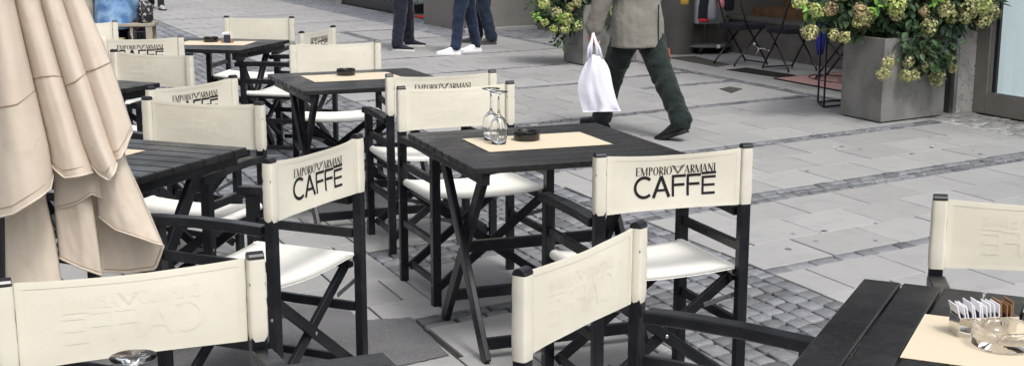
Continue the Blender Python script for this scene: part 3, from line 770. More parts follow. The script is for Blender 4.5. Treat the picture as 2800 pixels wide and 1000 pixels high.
ashtray(gd(946,207,TZ), 'round black ashtray alone on the table left of centre', r=.052)
ashtray(gd(577,116,TZ), 'round black ashtray beside the napkin holder', r=.052)
# clear ashtray
m = MB(); N = 48; rr = .062; hh = .043
prof = [(0,.0),(rr*.9,0),(rr,.006),(rr,hh-.004),(rr*.97,hh),(rr*.8,hh-.001),(rr*.74,hh-.01),(rr*.68,.016),(0,.013)]
m.lathe(prof, (0,0,0), N)
V2 = []
for i, p in enumerate(m.v):
    a = math.atan2(p[1], p[0]); k = max(0, cos(3*a)-.88)/.12; 
    z = p[2]-(k*.013 if p[2] > hh*.7 else 0); V2.append((p[0], p[1], z))
m.v = V2; o_ = m.build('ashtray', M['glass'], smooth=True); o_.location = gd(2742,948,TZ)+Vector((0,0,.0022)); tag(o_, 'clear glass ashtray with notched rim on the near right table', 'ashtray')
# wine glasses upside down
def wineglass(loc, label, s=1.):
    m = MB(); pr = [(.0275,0),(.0325,.03),(.0350,.05),(.0345,.068),(.029,.092),(.016,.108),(.007,.116),(.0050,.128),(.0044,.17),(.0052,.190),(.013,.198),(.035,.2035),(.0358,.2055),(0,.2065)]
    inn = [(0,.113),(.010,.108),(.0262,.091),(.0328,.067),(.0333,.05),(.0308,.03),(.0259,0),(.0275,0)]
    m.lathe([(r_*s, z*s) for r_, z in inn]+[(r_*s, z*s) for r_, z in pr][1:], (0,0,0), 36)
    o_ = m.build('wine_glass', M['glass'], smooth=True); o_.location = loc
    return tag(o_, label, 'wine glass', 'upturned wine glasses')
ga = gd(1343,384,TZ); gb = gd(1364,395,TZ)
wineglass(ga+Vector((0,0,.0022)), 'rear of the two upturned wine glasses on the middle table', .98)
wineglass(gb+Vector((0,0,.0022)), 'front of the two upturned wine glasses on the middle table', .98)
wineglass((-.562,1.862,TZ+.0), 'upturned wine glass on the nearest table, only its foot showing at the bottom edge', .97)
# napkin holder on far table
c = gd(622,118,TZ); nh = tag(empty('napkin_holder', c+Vector((0,0,.002)), R(-14)), 'small napkin holder with white napkins on the farthest table', 'napkin holder')
m = MB(); m.box((0,0,.012), (.075,.05,.024)); m.build('holder', M['kraft'], nh, bevel=.002)
m = MB(); m.box((.012,-.028,.03), (.05,.004,.055)); m.build('price_card', M['dark_ink'], nh)
m = MB()
for k in range(7): m.box((-.012+.004*k-.01, .01, .045+.004*sin(k*2)), (.0025,.06,.05), Matrix.Rotation(.1*(k-3), 3, 'Y'))
m.build('napkin', M['paper'], nh)
# sugar caddy
c = gd(2592,911,TZ); c2 = gd(2621,926,TZ); c3 = gd(2770,922,TZ)
dx = (c3-c2).normalized(); rz = math.atan2(dx.y, dx.x)
cad = tag(empty('sugar_caddy', c2+Vector((0,0,.002)), rz), 'polished metal caddy full of white and brown sugar packets on the near right table', 'sugar caddy')
LX, LY, LZ = .125, .052, .040
m = MB(); t_ = .0022
m.box((LX/2, LY/2, .0015), (LX, LY, .003)); m.box((LX/2, t_/2, LZ/2+.002), (LX, t_, LZ)); m.box((LX/2, LY-t_/2, LZ/2+.002), (LX, t_, LZ)); m.box((t_/2, LY/2, LZ/2+.002), (t_, LY-2*t_, LZ-.0005)); m.box((LX-t_/2, LY/2, LZ/2+.002), (t_, LY-2*t_, LZ-.0005))
m.build('tray', M['chrome'], cad, bevel=.0006)
for k in range(15):
    x = .014+k*.0073; th = R(-16+k*1.1+random.uniform(-3,3)); hgt = .062+random.uniform(-.004,.006); 
    m = MB(); Mx = Matrix.Rotation(th, 3, 'Y')
    cc_ = Vector((x, LY/2+random.uniform(-.003,.003), .006))+Mx @ Vector((0,0,hgt/2))
    m.box(cc_, (.0022, .044, hgt), Mx)
    pk = m.build('sugar_packet', M['paper'] if k < 11 else M['kraft'], cad, bevel=.0008)
    m = MB(); m.box(cc_+Mx @ Vector((-.0013, 0, -.006)), (.0006, .034, hgt*.55), Mx); 
    m.build('print', M['dark_ink'], pk)
    if k == 0:
        m = MB(); m.ball(cc_+Mx @ Vector((-.0018, -.004, -.008)), .011, (.1,1,1), 10); m.build('emblem', M['red_ink'], pk)

# ------------------------------------------------------------ closed parasol
UX, UY = -1.41, 3.5
um = tag(empty('closed_parasol', (UX, UY, 0)), 'large closed beige canvas parasol with hanging folds at the left edge', 'parasol')
def interp(pts, y):
    if y <= pts[0][1]: a, b = pts[0], pts[1]
    elif y >= pts[-1][1]: a, b = pts[-2], pts[-1]
    else:
        for a, b in zip(pts, pts[1:]):
            if a[1] <= y <= b[1]: break
    f = (y-a[1])/(b[1]-a[1]); return a[0]+(b[0]-a[0])*f
def curve(ks, u):
    for (u0, v0), (u1, v1) in zip(ks, ks[1:]):
        if u <= u1:
            f = (u-u0)/(u1-u0); f = f*f*(3-2*f) if False else f; return v0+(v1-v0)*f
    return ks[-1][1]
def panel(name, L, Rr, bot, Y0, bulge, seamy=None, slope=0, top=-1380, nu=26, nv=60, sd=0, tuck=.05, hem=True):
    m = MB(); V = []
    def P(u, v):
        yb = curve(bot, u); y = top+(yb-top)*v
        xl, xr = interp(L, y), interp(Rr, y)
        x = xl+(xr-xl)*u
        # bulge: convex fold, edges tucked back
        dep = Y0-bulge*(sin(pi*u)**.6 if 0 < u < 1 else 0)*min(1, .35+v)+slope*u
        dep += .012*noise.noise(Vector((u*2.2+sd, v*3, sd*2)))+.0022*noise.noise(Vector((u*7+sd, v*12, sd)))
        dep -= .03*max(0, v-.8)*0
        return at(x, y, dep)-Vector((UX, UY, 0))
    for j in range(nv+1):
        for i in range(nu+1): V.append(P(i/nu, 1-(1-j/nv)**1.35))
    m.add(V, [(j*(nu+1)+i, j*(nu+1)+i+1, (j+1)*(nu+1)+i+1, (j+1)*(nu+1)+i) for j in range(nv) for i in range(nu)])
    o_ = m.build(name, M['umb'], um, smooth=True)
    s_ = o_.modifiers.new('s', 'SOLIDIFY'); s_.thickness = .003; s_.offset = 0
    if hem:
        h = MB(); h.tube([P(i/nu, 1)+Vector((0,-.001,.001)) for i in range(nu+1)], .0035, 6); h.build('hem', M['umb'], o_, smooth=True)
        h = MB(); h.tube([P(i/nu, .988)+Vector((0,-.0022,.0)) for i in range(1, nu)], .0012, 4); h.build('stitching', M['seam'], o_, smooth=True)
    if seamy:
        h = MB(); pts = []
        for i in range(nu+1):
            u = i/nu; ty = curve(seamy, u); yb = curve(bot, u); v = (ty-top)/(yb-top); pts.append(P(u, v)+Vector((0,-.0020,0)))
        h.tube(pts, .0022, 6, flat=1); h.build('seam', M['seam'], o_, smooth=True)
    return o_
AP = (-40, -1394)
E0 = [(-70,-1394),(-60,0),(-30,600)]
E1 = [(-42,-1394),(41,0),(91,213),(135,400),(152,512)]
E2 = [(-38,-1394),(115,0),(174,204),(230,391),(262,475)]
E3 = [(-34,-1394),(170,0),(237,204),(300,391),(335,470)]
E4 = [(-30,-1394),(231,0),(304,174),(361,348),(362,400)]
def sh(E, d): return [(x+d, y) for x, y in E]
YU = 3.42
# outer tier
panel('canopy_fold', E0, E1, [(0,600),(.35,585),(.75,540),(.93,515),(1,470)], YU-.02, .11, [(0,300),(.6,285),(1,245)], sd=1)
panel('canopy_fold', sh(E1,-8), E2, [(0,430),(.1,462),(.3,487),(.6,482),(1,471)], YU+.005, .075, [(0,217),(.35,209),(.7,207),(1,212)], sd=2)
panel('canopy_fold', sh(E2,-8), E3, [(0,440),(.2,478),(.45,494),(.75,470),(1,440)], YU+.01, .065, [(0,236),(.5,222),(1,200)], sd=3)
panel('canopy_fold', sh(E3,-14), E4, [(0,440),(.45,432),(.75,405),(1,360)], YU+.03, .05, [(0,200),(.5,188),(1,170)], sd=4)
# lower tier (inner folds)
panel('inner_fold', [(-20,100),(14,560),(18,900)], [(100,100),(125,544),(150,650),(172,790)], [(0,850),(.5,840),(1,790)], YU+.02, .03, sd=5, top=100, hem=False)
panel('inner_fold', [(120,100),(148,500),(150,567),(164,709)], [(235,100),(249,517),(278,745)], [(0,705),(.5,732),(1,752)], YU+.03, .015, sd=6, top=100)
panel('inner_fold', [(180,100),(249,517),(285,800)], [(290,100),(345,440),(400,560),(447,672)], [(0,742),(.35,745),(.75,735),(1,672)], YU+.085, -.02, sd=8, top=100, slope=-.02)
panel('inner_fold', [(230,100),(262,480),(268,560),(270,610)], [(290,100),(338,425),(395,560),(447,674)], [(0,590),(.3,628),(.6,645),(1,672)], YU+.045, .05, sd=7, top=100)
panel('inner_fold', [(120,100),(150,500),(152,560)], [(255,100),(290,500),(296,540)], [(0,572),(.4,556),(.7,530),(1,548)], YU+.025, .02, sd=9, top=100)
# rear half of the bundle, a pleated cone
m = MB(); nth = 96; nz_ = 24; V = []
for j in range(nz_+1):
    z = 2.62-(2.62-.78)*(j/nz_)
    for k in range(nth+1):
        a = R(5)+R(172)*k/nth
        rb = .05+.30*((2.62-z)/1.84)**.8
        r_ = rb*(1-.16*abs(sin(a*5.5)))+.01*noise.noise(Vector((a*4, z*3, 0)))
        zz = z if j < nz_ else z+.10*abs(sin(a*3.1))
        V.append((r_*cos(a)*1.05, r_*sin(a)*.9, zz))
m.add(V, [(j*(nth+1)+k, (j+1)*(nth+1)+k, (j+1)*(nth+1)+k+1, j*(nth+1)+k+1) for j in range(nz_) for k in range(nth)])
o_ = m.build('canopy_fold', M['umb'], um, smooth=True); s_ = o_.modifiers.new('s', 'SOLIDIFY'); s_.thickness = .003
m = MB(); m.tube([(0,0,.05),(0,0,2.7)], .028, 20); m.build('pole', M['cap'], um, smooth=True)
m = MB(); m.lathe([(0,2.70),(.035,2.70),(.045,2.72),(.03,2.76),(0,2.78)], (0,0,0), 20); m.build('finial', M['cap'], um, smooth=True)
for k in range(8):
    a = 2*pi*k/8; m = MB(); m.bar((.03*cos(a), .03*sin(a), 2.5), (.13*cos(a), .13*sin(a), .95), .014, .02); m.build('rib', M['cap'], um)
m = MB(); m.box((0,0,.03), (.7,.7,.06)); m.build('base_plate', M['granite_pale'], um, bevel=.01)

# ------------------------------------------------------------ planters with hydrangeas
def planter(s_corner, ls, lt, h, label):
    """front corner (world), size along ES and ET"""
    c = s_corner; b = MB(); t_ = .03
    def W(a, b_, z): return Vector((c.x, c.y, 0))+ES*a+ET*b_+Vector((0,0,z))
    for q in ((0,ls,0,t_),(0,ls,lt-t_,lt),(0,t_,t_,lt-t_),(ls-t_,ls,t_,lt-t_)):
        a0, a1, c0_, c1 = q
        P = [W(a0,c0_,.012),W(a1,c0_,.012),W(a1,c1,.012),W(a0,c1,.012),W(a0,c0_,h),W(a1,c0_,h),W(a1,c1,h),W(a0,c1,h)]
        b.add(P, [(3,2,1,0),(4,5,6,7),(0,1,5,4),(1,2,6,5),(2,3,7,6),(3,0,4,7)])
    o_ = tag(b.build('planter', M['concrete']), label, 'planter')
    s = MB(); s.add([W(t_,t_,h-.05),W(ls-t_,t_,h-.05),W(ls-t_,lt-t_,h-.05),W(t_,lt-t_,h-.05)], [(0,1,2,3)]); s.build('soil', M['soil'], o_)
    s = MB(); P = [W(.03,.03,0),W(ls-.03,.03,0),W(ls-.03,lt-.03,0),W(.03,lt-.03,0)]; s.add(P+[p+Vector((0,0,.012)) for p in P], [(3,2,1,0),(4,5,6,7),(0,1,5,4),(1,2,6,5),(2,3,7,6),(3,0,4,7)]); s.build('plinth', M['rubber'], o_)
    return o_
planter(gd(2407,338), .78, .52, .68, 'big square grey fibre-cement planter with cascading hydrangea in front of the limestone pier')
planter(gd(1594,180), .78, .50, .68, 'grey planter behind the walking man and his white bag')
def leaf(mb, c, d, L, W_, rs):
    mb.val = rs.random()
    d = d.normalized(); up = Vector((rs.uniform(-.5,.5), rs.uniform(-.9,.1), 1)); x = d.cross(up).normalized(); n = x.cross(d)
    dr = -n*L*.12
    P = [c, c+d*L*.3+x*W_*.48+n*L*.03, c+d*L*.65+x*W_*.40+dr*.4, c+d*L+dr*1.6, c+d*L*.65-x*W_*.40+dr*.4, c+d*L*.3-x*W_*.48+n*L*.03, c+d*L*.35-n*L*.05, c+d*L*.68-n*L*.05+dr*.4]
    mb.add(P, [(0,1,6),(0,6,5),(1,2,7,6),(6,7,4,5),(2,3,7),(7,3,4)])
def floret_head(c, r, rs, m, parent, el=1.15):
    mb = MB(); ax = Vector((rs.uniform(-.5,.5), rs.uniform(-.5,.2), rs.uniform(-.2,.8))).normalized()
    for k in range(int(150)):
        v = Vector((rs.gauss(0,1), rs.gauss(0,1), rs.gauss(0,1))).normalized()
        p = v*r*rs.uniform(.62,1.05)+ax*v.dot(ax)*r*(el-1); p = c+p
        mb.val = rs.random()
        n = (v+Vector((rs.uniform(-.4,.4), rs.uniform(-.4,.4), rs.uniform(-.4,.4)))).normalized()
        x = n.cross(Vector((0,0,1)))
        if x.length < .1: x = Vector((1,0,0))
        x.normalize(); y = n.cross(x); s = r*rs.uniform(.13,.21); a0 = rs.uniform(0, 1.5)
        for q in range(4):
            a = a0+q*pi/2; e = x*cos(a)+y*sin(a); f = x*cos(a+.6)+y*sin(a+.6); g_ = x*cos(a-.6)+y*sin(a-.6)
            mb.add([p, p+g_*s*.75+n*s*.12, p+e*s*1.1+n*s*.25, p+f*s*.75+n*s*.12], [(0,1,2,3)])
    o_ = mb.build('flower_head', m, parent); return o_
def bush(name_lab, root, blobs, heads, nleaf, seed, twigs=()):
    rs = random.Random(seed)
    t = tag(empty('hydrangea', root), name_lab, 'shrub')
    root = Vector(root)
    fo = MB()
    tot = sum(b[1][0]*b[1][1]*b[1][2] for b in blobs)
    for c, rad, yb in blobs:
        n = int(nleaf*rad[0]*rad[1]*rad[2]/tot)
        for k in range(n):
            v = Vector((rs.gauss(0,1), rs.gauss(0,1), rs.gauss(0,1))).normalized()*(rs.random()**.4)
            if noise.noise(Vector((v.x*2.2+seed, v.y*2.2, v.z*2.2))) < -.22: continue
            p = Vector(c)+Vector((v.x*rad[0], v.y*rad[1], v.z*rad[2]))
            d = v*.8+Vector((rs.uniform(-.7,.7), rs.uniform(-.7,.7), rs.uniform(-.9,.3)))
            leaf(fo, p-root, d, rs.uniform(.05,.10), rs.uniform(.03,.055), rs)
    fo.build('foliage', M['leaf'], t)
    yo = MB()
    for c in twigs:
        for k in range(7): leaf(yo, Vector(c)-root+Vector((rs.uniform(-.02,.02),0,rs.uniform(-.02,.02))), Vector((cos(k*.9), rs.uniform(-.6,0), sin(k*.9)*.8)), rs.uniform(.05,.08), .035, rs)
    if twigs: yo.build('young_leaves', M['leaf_young'], t)
    for k, (c, r_, kind) in enumerate(heads):
        c = Vector(c)-root
        floret_head(c, r_, rs, M[kind], t)
        s = MB(); b0 = Vector((rs.uniform(-.1,.1), rs.uniform(-.05,.05), -.02)); mid = (b0+c)/2+Vector((0,0,.10))
        s.tube([b0, mid, c], [.006,.005,.003], 5); s.build('stem', M['stem'], t)
    return t
D2 = 10.75
hd = [(2187,2,24,'floret_lime'),(2232,30,22,'floret_lime'),(2272,24,20,'floret_pink'),(2215,88,24,'floret'),(2280,96,17,'floret'),(2308,103,18,'floret'),(2352,30,22,'floret_pink'),(2366,48,26,'floret'),(2345,62,18,'floret'),
      (2446,14,30,'floret_lime'),(2452,40,20,'floret'),(2528,32,15,'floret_pink'),(2540,76,26,'floret'),(2588,26,24,'floret'),(2602,48,20,'floret'),(2650,24,30,'floret'),(2690,16,30,'floret_lime'),(2712,36,24,'floret'),(2690,60,20,'floret'),(2640,48,20,'floret'),
      (2430,172,20,'floret'),(2416,203,20,'floret'),(2484,170,17,'floret'),(2524,146,13,'floret'),(2528,177,18,'floret'),(2478,208,20,'floret'),(2500,205,18,'floret'),(2562,212,25,'floret'),(2598,165,19,'floret'),(2605,186,16,'floret'),(2560,-20,26,'floret'),(2400,-25,26,'floret_lime'),(2300,-20,26,'floret')]
def hpos(px, py, base=10.75):
    Y = base
    if py > 125: Y = 10.60+(px-2407)/170*.42
    elif px > 2600: Y = 10.9
    return at(px, py, Y-(.21 if py > 125 else .12))
heads = [(hpos(a, b), r_*.95*10.6/3620, k) for a, b, r_, k in hd]
bl = [(at(2290,20,10.85), (.30,.22,.20), 0), (at(2420,-20,10.95), (.40,.30,.36), 0), (at(2560,20,11.0), (.38,.25,.26), 0), (at(2660,10,11.05), (.22,.2,.17), 0),
      (at(2492,118,10.66), (.23,.11,.17), 0), (at(2555,140,10.78), (.22,.12,.15), 0), (at(2515,180,10.74), (.25,.07,.09), 0), (at(2330,85,10.85), (.2,.12,.07), 0), (at(2230,55,10.85), (.12,.1,.08), 0), (at(2450,-120,11.0), (.5,.3,.3), 0)]
rt = gd(2407,338)+ES*.39+ET*.26+Vector((0,0,.63))
bush('large hydrangea with yellow-green flower heads spilling over the right planter', rt, bl, heads, 5600, 3, [at(2210,28,10.55), at(2395,22,10.55), at(2445,8,10.6), at(2560,5,10.6)])
hd1 = [(1487,10,17,'floret_lime'),(1522,38,16,'floret'),(1550,52,18,'floret_lime'),(1578,8,12,'floret'),(1545,78,15,'floret_lime'),(1580,72,13,'floret_lime'),(1514,80,13,'floret_lime'),(1490,62,11,'floret_lime'),(1560,20,12,'floret'),(1640,10,16,'floret'),(1680,30,15,'floret')]
heads = [(at(a, b, 14.9), r_*14.9/3620, k) for a, b, r_, k in hd1]
bl = [(at(1540,40,15.1), (.32,.2,.22), 0), (at(1640,20,15.3), (.35,.25,.25), 0), (at(1480,20,15.1), (.16,.12,.12), 0), (at(1535,110,14.98), (.12,.08,.12), 0), (at(1560,-60,15.2), (.4,.3,.3), 0)]
rt = gd(1594,180)+ES*.39+ET*.25+Vector((0,0,.63))
bush('smaller hydrangea with lime flower heads beside the walking man', rt, bl, heads, 2400, 5, [at(1468,46,14.8), at(1530,50,14.8)])

# ------------------------------------------------------------ people
def remesh(o, vox, sm=6, disp=0, dsc=.08):
    r_ = o.modifiers.new('remesh', 'REMESH'); r_.mode = 'VOXEL'; r_.voxel_size = vox; r_.use_smooth_shade = True
    if sm: s_ = o.modifiers.new('smooth', 'SMOOTH'); s_.iterations = sm; s_.factor = .5
    if disp:
        tx = bpy.data.textures.new('folds', 'CLOUDS'); tx.noise_scale = dsc; tx.noise_depth = 2
        d = o.modifiers.new('displace', 'DISPLACE'); d.texture = tx; d.strength = disp; d.mid_level = .5; d.texture_coords = 'GLOBAL'
        s_ = o.modifiers.new('smooth2', 'SMOOTH'); s_.iterations = 2
def limb(mb, pts, rs_, n=14, flat=1.):
    # densify
    P = [Vector(p) for p in pts]; Q = []; r2 = []
    for i in range(len(P)-1):
        for k in range(4): f = k/4; Q.append(P[i].lerp(P[i+1], f)); r2.append(rs_[i]+(rs_[i+1]-rs_[i])*f)
    Q.append(P[-1]); r2.append(rs_[-1]); mb.tube(Q, r2, n, flat=flat)
    mb.ball(P[0], rs_[0]*.98); mb.ball(P[-1], rs_[-1]*.98)
def hand(mb, wrist, d, side, curl=.6, palm_n=None):
    """wrist point, direction d of the palm, side = direction of thumb"""
    d = Vector(d).normalized(); side = Vector(side); side = (side-d*side.dot(d)).normalized(); n = d.cross(side)
    if palm_n is not None and n.dot(Vector(palm_n)) < 0: n = -n
    w_ = Vector(wrist)
    for k in range(4): 
        q = side*(.030-.020*k)
        mb.tube([w_+side*(.018-.012*k), w_+d*.045+q, w_+d*.088+q], [.016,.014,.0125], 8)
        L_ = (.040,.045,.042,.034)[k]; p = w_+d*.088+q; dirv = d
        pts = [p]; 
        for j in range(3):
            a = curl*(j+1)*(1.0+.06*k); dv = d*cos(a)+n*sin(a); p = p+dv*L_*(1,.65,.5)[j]; pts.append(p)
        mb.tube(pts, [.0105,.0095,.0088,.0075], 8); mb.ball(pts[-1], .0075, n=8)
    p0 = w_+side*.022+d*.02; mb.tube([p0, p0+side*.028+d*.03+n*.008, p0+side*.034+d*.058+n*.022, p0+side*.026+d*.078+n*.036], [.015,.013,.011,.009], 8)
def shoe(parent, heel, head, pitch, L_, m, sole, w_=.054, hgt=.115, name='shoe', sneaker=False):
    """heel: ground point under heel; head: heading angle; pitch>0 lifts the heel"""
    mb = MB(); n = 16
    secs = [(0,.030,.02,hgt*.92),(.10,.036,0,hgt),(.28,.037,0,hgt*.98),(.45,.040,0,hgt*.80),(.62,.046,0,hgt*.60),(.80,.046,0,hgt*.47),(.94,.040,0,hgt*.41),(1.0,.026,0,hgt*.33)]
    rot = Matrix.Rotation(head, 3, 'Z') @ Matrix.Rotation(pitch, 3, 'Y')
    toe = Vector((L_*.72, 0, 0)) if pitch > 0 else Vector((0,0,0))
    def T(p): return Vector(heel)+Matrix.Rotation(head, 3, 'Z') @ (toe+Matrix.Rotation(pitch, 3, 'Y') @ (p-toe))
    V = []
    for u, hw, _, h_ in secs:
        for k in range(n):
            a = 2*pi*k/n; y = hw*w_/.047*math.copysign(abs(cos(a))**.8, cos(a)); z = .016+(h_-.016)*(.5+.5*math.copysign(abs(sin(a))**.75, sin(a)))
            V.append(T(Vector((u*L_-.0, y, z))))
    m_ = len(secs)
    mb.add(V, [(i*n+k, (i+1)*n+k, (i+1)*n+(k+1) % n, i*n+(k+1) % n) for i in range(m_-1) for k in range(n)]+[tuple(range(n)), tuple((m_-1)*n+k for k in range(n-1,-1,-1))])
    o_ = mb.build(name, M[m], parent, smooth=True); ss = o_.modifiers.new('ss', 'SUBSURF'); ss.levels = 1; ss.render_levels = 1
    sb = MB(); V = []; st = .028 if not sneaker else .034
    for z in (0, st):
        for u, hw in ((-.015,.014),(.0,.030),(.1,.038),(.28,.038),(.45,.041),(.62,.049),(.8,.048),(.93,.038),(1.02,.016)): V.append(T(Vector((u*L_, hw*w_/.047+.002, z))))
        for u, hw in ((1.02,.016),(.93,.038),(.8,.048),(.62,.049),(.45,.041),(.28,.038),(.1,.038),(.0,.030),(-.015,.014)): V.append(T(Vector((u*L_, -hw*w_/.047-.002, z))))
    sb.add(V, [tuple(range(17,-1,-1)), tuple(range(18,36))]+[(k, (k+1) % 18, 18+(k+1) % 18, 18+k) for k in range(18)])
    sb.build('sole', M[sole], o_, bevel=.003)
    return o_
def person(label, loc, head, hip, feet, top, pants, hairm, height=1.75, coat=False, shoes=None, lhand=None, rhand=None, vox=.013, seat=False, knees=None, lean=0, pw=1.0, kind=None):
    """local frame: +x is the heading; y>0 is the person's left. feet: {side:(x,y,z ankle)} ; knees given or solved"""
    k_ = height/1.75; b = MB(); hz = hip
    root = Vector((0,0,hz))
    ch = Vector((lean, 0, hz+.47*k_)); nk = Vector((lean*1.15, 0, hz+.56*k_)); hdp = Vector((lean*1.3+.02, 0, hz+.73*k_))
    # torso
    b.rings([(root+Vector((0,0,-.07)), .10, .15, 0), (root+Vector((0,0,.03)), .115, .165, 0), (root+Vector((lean*.3,0,.15)), .105, .145, 0), (root+Vector((lean*.6,0,.28)), .115, .155, 0), (ch+Vector((0,0,-.08)), .12, .18, 0), (ch, .10, .19, 0), (ch+Vector((0,0,.05)), .075, .12, 0)])
    limb(b, [ch, nk, hdp-Vector((.01,0,.05))], [.065,.055,.055])
    # head with face
    b.ball(hdp, .098*k_, (1.0,.80,1.22), 20); b.ball(hdp+Vector((.045,0,-.05)), .06*k_, (1,.85,1), 14)
    b.ball(hdp+Vector((.105*k_,0,-.012)), .017, (1,.8,1.6), 10)
    for sy in (-1, 1):
        b.ball(hdp+Vector((.078,sy*.034,.012)), .016, (.8,1,.7), 10); b.ball(hdp+Vector((0,sy*.082,-.01)), .024, (.8,.4,1.3), 10)
    b.ball(hdp+Vector((.088,0,-.052)), .02, (.7,1.4,.45), 10)
    legs = {}
    for sy, nm in ((1,'L'),(-1,'R')):
        a = Vector(feet[nm]); h_ = root+Vector((0, sy*.09, -.02))
        if knees: kn = Vector(knees[nm])
        else:
            mid = (h_+a)/2; dd = (a-h_).length; need = .82*k_*hz/.92; off = math.sqrt(max(.0004, (need/2)**2-(dd/2)**2)) if need > dd else .02
            kn = mid+Vector((off, 0, 0))
        legs[nm] = (h_, kn, a)
        limb(b, [h_, h_.lerp(kn,.5), kn, kn.lerp(a,.35), a], [.085,.072,.055,.055,.038])
        if not shoes: limb(b, [a, a+Vector((.05,0,-.05)), a+Vector((.13,0,-.065))], [.035,.032,.028])
        else: limb(b, [a, a+Vector((0,0,-.02))], [.034,.03])
    for sy, nm, H in ((1,'L',lhand),(-1,'R',rhand)):
        sh_ = ch+Vector((-.0, sy*.19, 0)); wr = Vector(H[0]) if H else sh_+Vector((.10, sy*.06, -.52*k_))
        mid = (sh_+wr)/2; L_ = .54*k_; dd = (wr-sh_).length; off = math.sqrt(max(0, (L_/2)**2-(dd/2)**2)) if L_ > dd else 0
        el = mid+Vector((-off, sy*.02, 0))
        legs['a'+nm] = (sh_, el, wr)
        limb(b, [ch+Vector((0,sy*.13,0)), sh_, el, el.lerp(wr,.4), wr], [.06,.052,.040,.038,.026])
        dv = H[1] if H else (wr-el); hand(b, wr, dv, H[2] if H else Vector((1,0,0)), H[3] if H else .35, palm_n=Vector((0,-sy,0)))
    body = b.build('person', M['skin'], smooth=True); body.location = loc; body.rotation_euler = (0, 0, head)
    tag(body, label, 'person', None); remesh(body, vox, 3)
    # trousers
    t_ = MB()
    t_.rings([(root+Vector((0,0,-.10)), .10, .14, 0), (root+Vector((0,0,.0)), .128, .178, 0), (root+Vector((0,0,.08)), .122, .168, 0)])
    for nm in 'LR':
        h_, kn, a = legs[nm]; an = a.lerp(kn, .05)
        limb(t_, [h_, h_.lerp(kn,.45), kn, kn.lerp(an,.5), an], [.100*pw,.092*pw,.076*pw,.070*pw,.064*pw])
        t_.tube([an.lerp(kn,.12), an, an-Vector((-.01,0,.045))], [.066*pw,.069*pw,.066*pw], 14)
    tr = t_.build('trousers', M[pants], body, smooth=True); remesh(tr, vox, 4, .030, .055)
    # top
    j = MB(); low = -.17 if coat else -.03; e = .046 if coat else .018
    sec = [(root+Vector((-.01,0,low)), .150+e*.7, .215+e*.3, 0)] if coat else [(root+Vector((0,0,low)), .125+e, .17+e, 0)]
    sec += [(root+Vector((0,0,.03)), .128+e, .178+e, 0), (root+Vector((lean*.3,0,.16)), .115+e, .155+e, 0), (root+Vector((lean*.6,0,.30)), .125+e, .170+e, 0), (ch+Vector((0,0,-.06)), .125+e, .19+e, 0), (ch+Vector((0,0,.02)), .09+e, .175+e, 0), (ch+Vector((0,0,.075)), .06+e*.4, .08+e*.5, 0)]
    j.rings(sec, 20)
    for sy, nm in ((1,'L'),(-1,'R')):
        sh_, el, wr = legs['a'+nm]; c_ = el.lerp(wr, .93)
        limb(j, [ch+Vector((0,sy*.13,0)), sh_, el, el.lerp(wr,.5), c_], [.08,.072+e*.3,.060+e*.3,.056+e*.3,.050+e*.3])
    jk = j.build('jacket' if coat else 'shirt', M[top], body, smooth=True); remesh(jk, vox, 4, .011, .09)
    hr = MB(); hr.ball(hdp+Vector((-.014,0,.022)), .103*k_, (1.0,.86,1.18), 20); hh_ = hr.build('hair', M[hairm], body, smooth=True)
    if shoes:
        for nm in 'LR':
            q = shoes[nm]; shoe(body, q[0], q[1], q[2], q[3], q[4], q[5], sneaker=q[6] if len(q) > 6 else False)
    return body, jk, legs
# the walking man, heading left and away
MH = R(132)
ml = Vector((.95, 10.02, 0))
def loc_of(w, o_, h_):
    d = Vector(w)-Vector(o_); return Vector((d.x*cos(h_)+d.y*sin(h_), -d.x*sin(h_)+d.y*cos(h_), d.z))
fr = loc_of(gd(1836,383)+Vector((.06,-.04,0)), ml, MH); fl = loc_of(gd(1640,350), ml, MH)
RA = fr+Vector((-.02,0,.135)); LA = fl+Vector((-.02,0,.09))
handw = loc_of(at(1622,86,9.93), ml, MH)
man, jk, lg = person('man in taupe jacket and dark green trousers walking away with a white cloth bag', ml, MH, .84,
   {'L':LA, 'R':RA}, 'jacket', 'green_trousers', 'hair', 1.70, True,
   {'L':(LA+Vector((-.06,0,-.09)), 0, R(-4), .28, 'shoe_black', 'rubber'), 'R':(Vector((RA.x-.055,RA.y,0)), R(8), R(20), .28, 'shoe_black', 'rubber')},
   lhand=(handw, (.12,0,-1), (1,0,.1), .95), vox=.0105, lean=.05, pw=1.16)
m = MB(); 
m.bar((-.189,-.03,.70), (-.182,-.03,.99), .006, .008); m.build('back_vent', M['black_cloth'], jk)
for k in range(2):
    m = MB(); w0 = lg['aL'][1].lerp(lg['aL'][2], .80-.07*k); m.ball(w0+Vector((-.045,.035,0)), .008, n=8); m.build('cuff_button', M['cap'], jk, smooth=True)
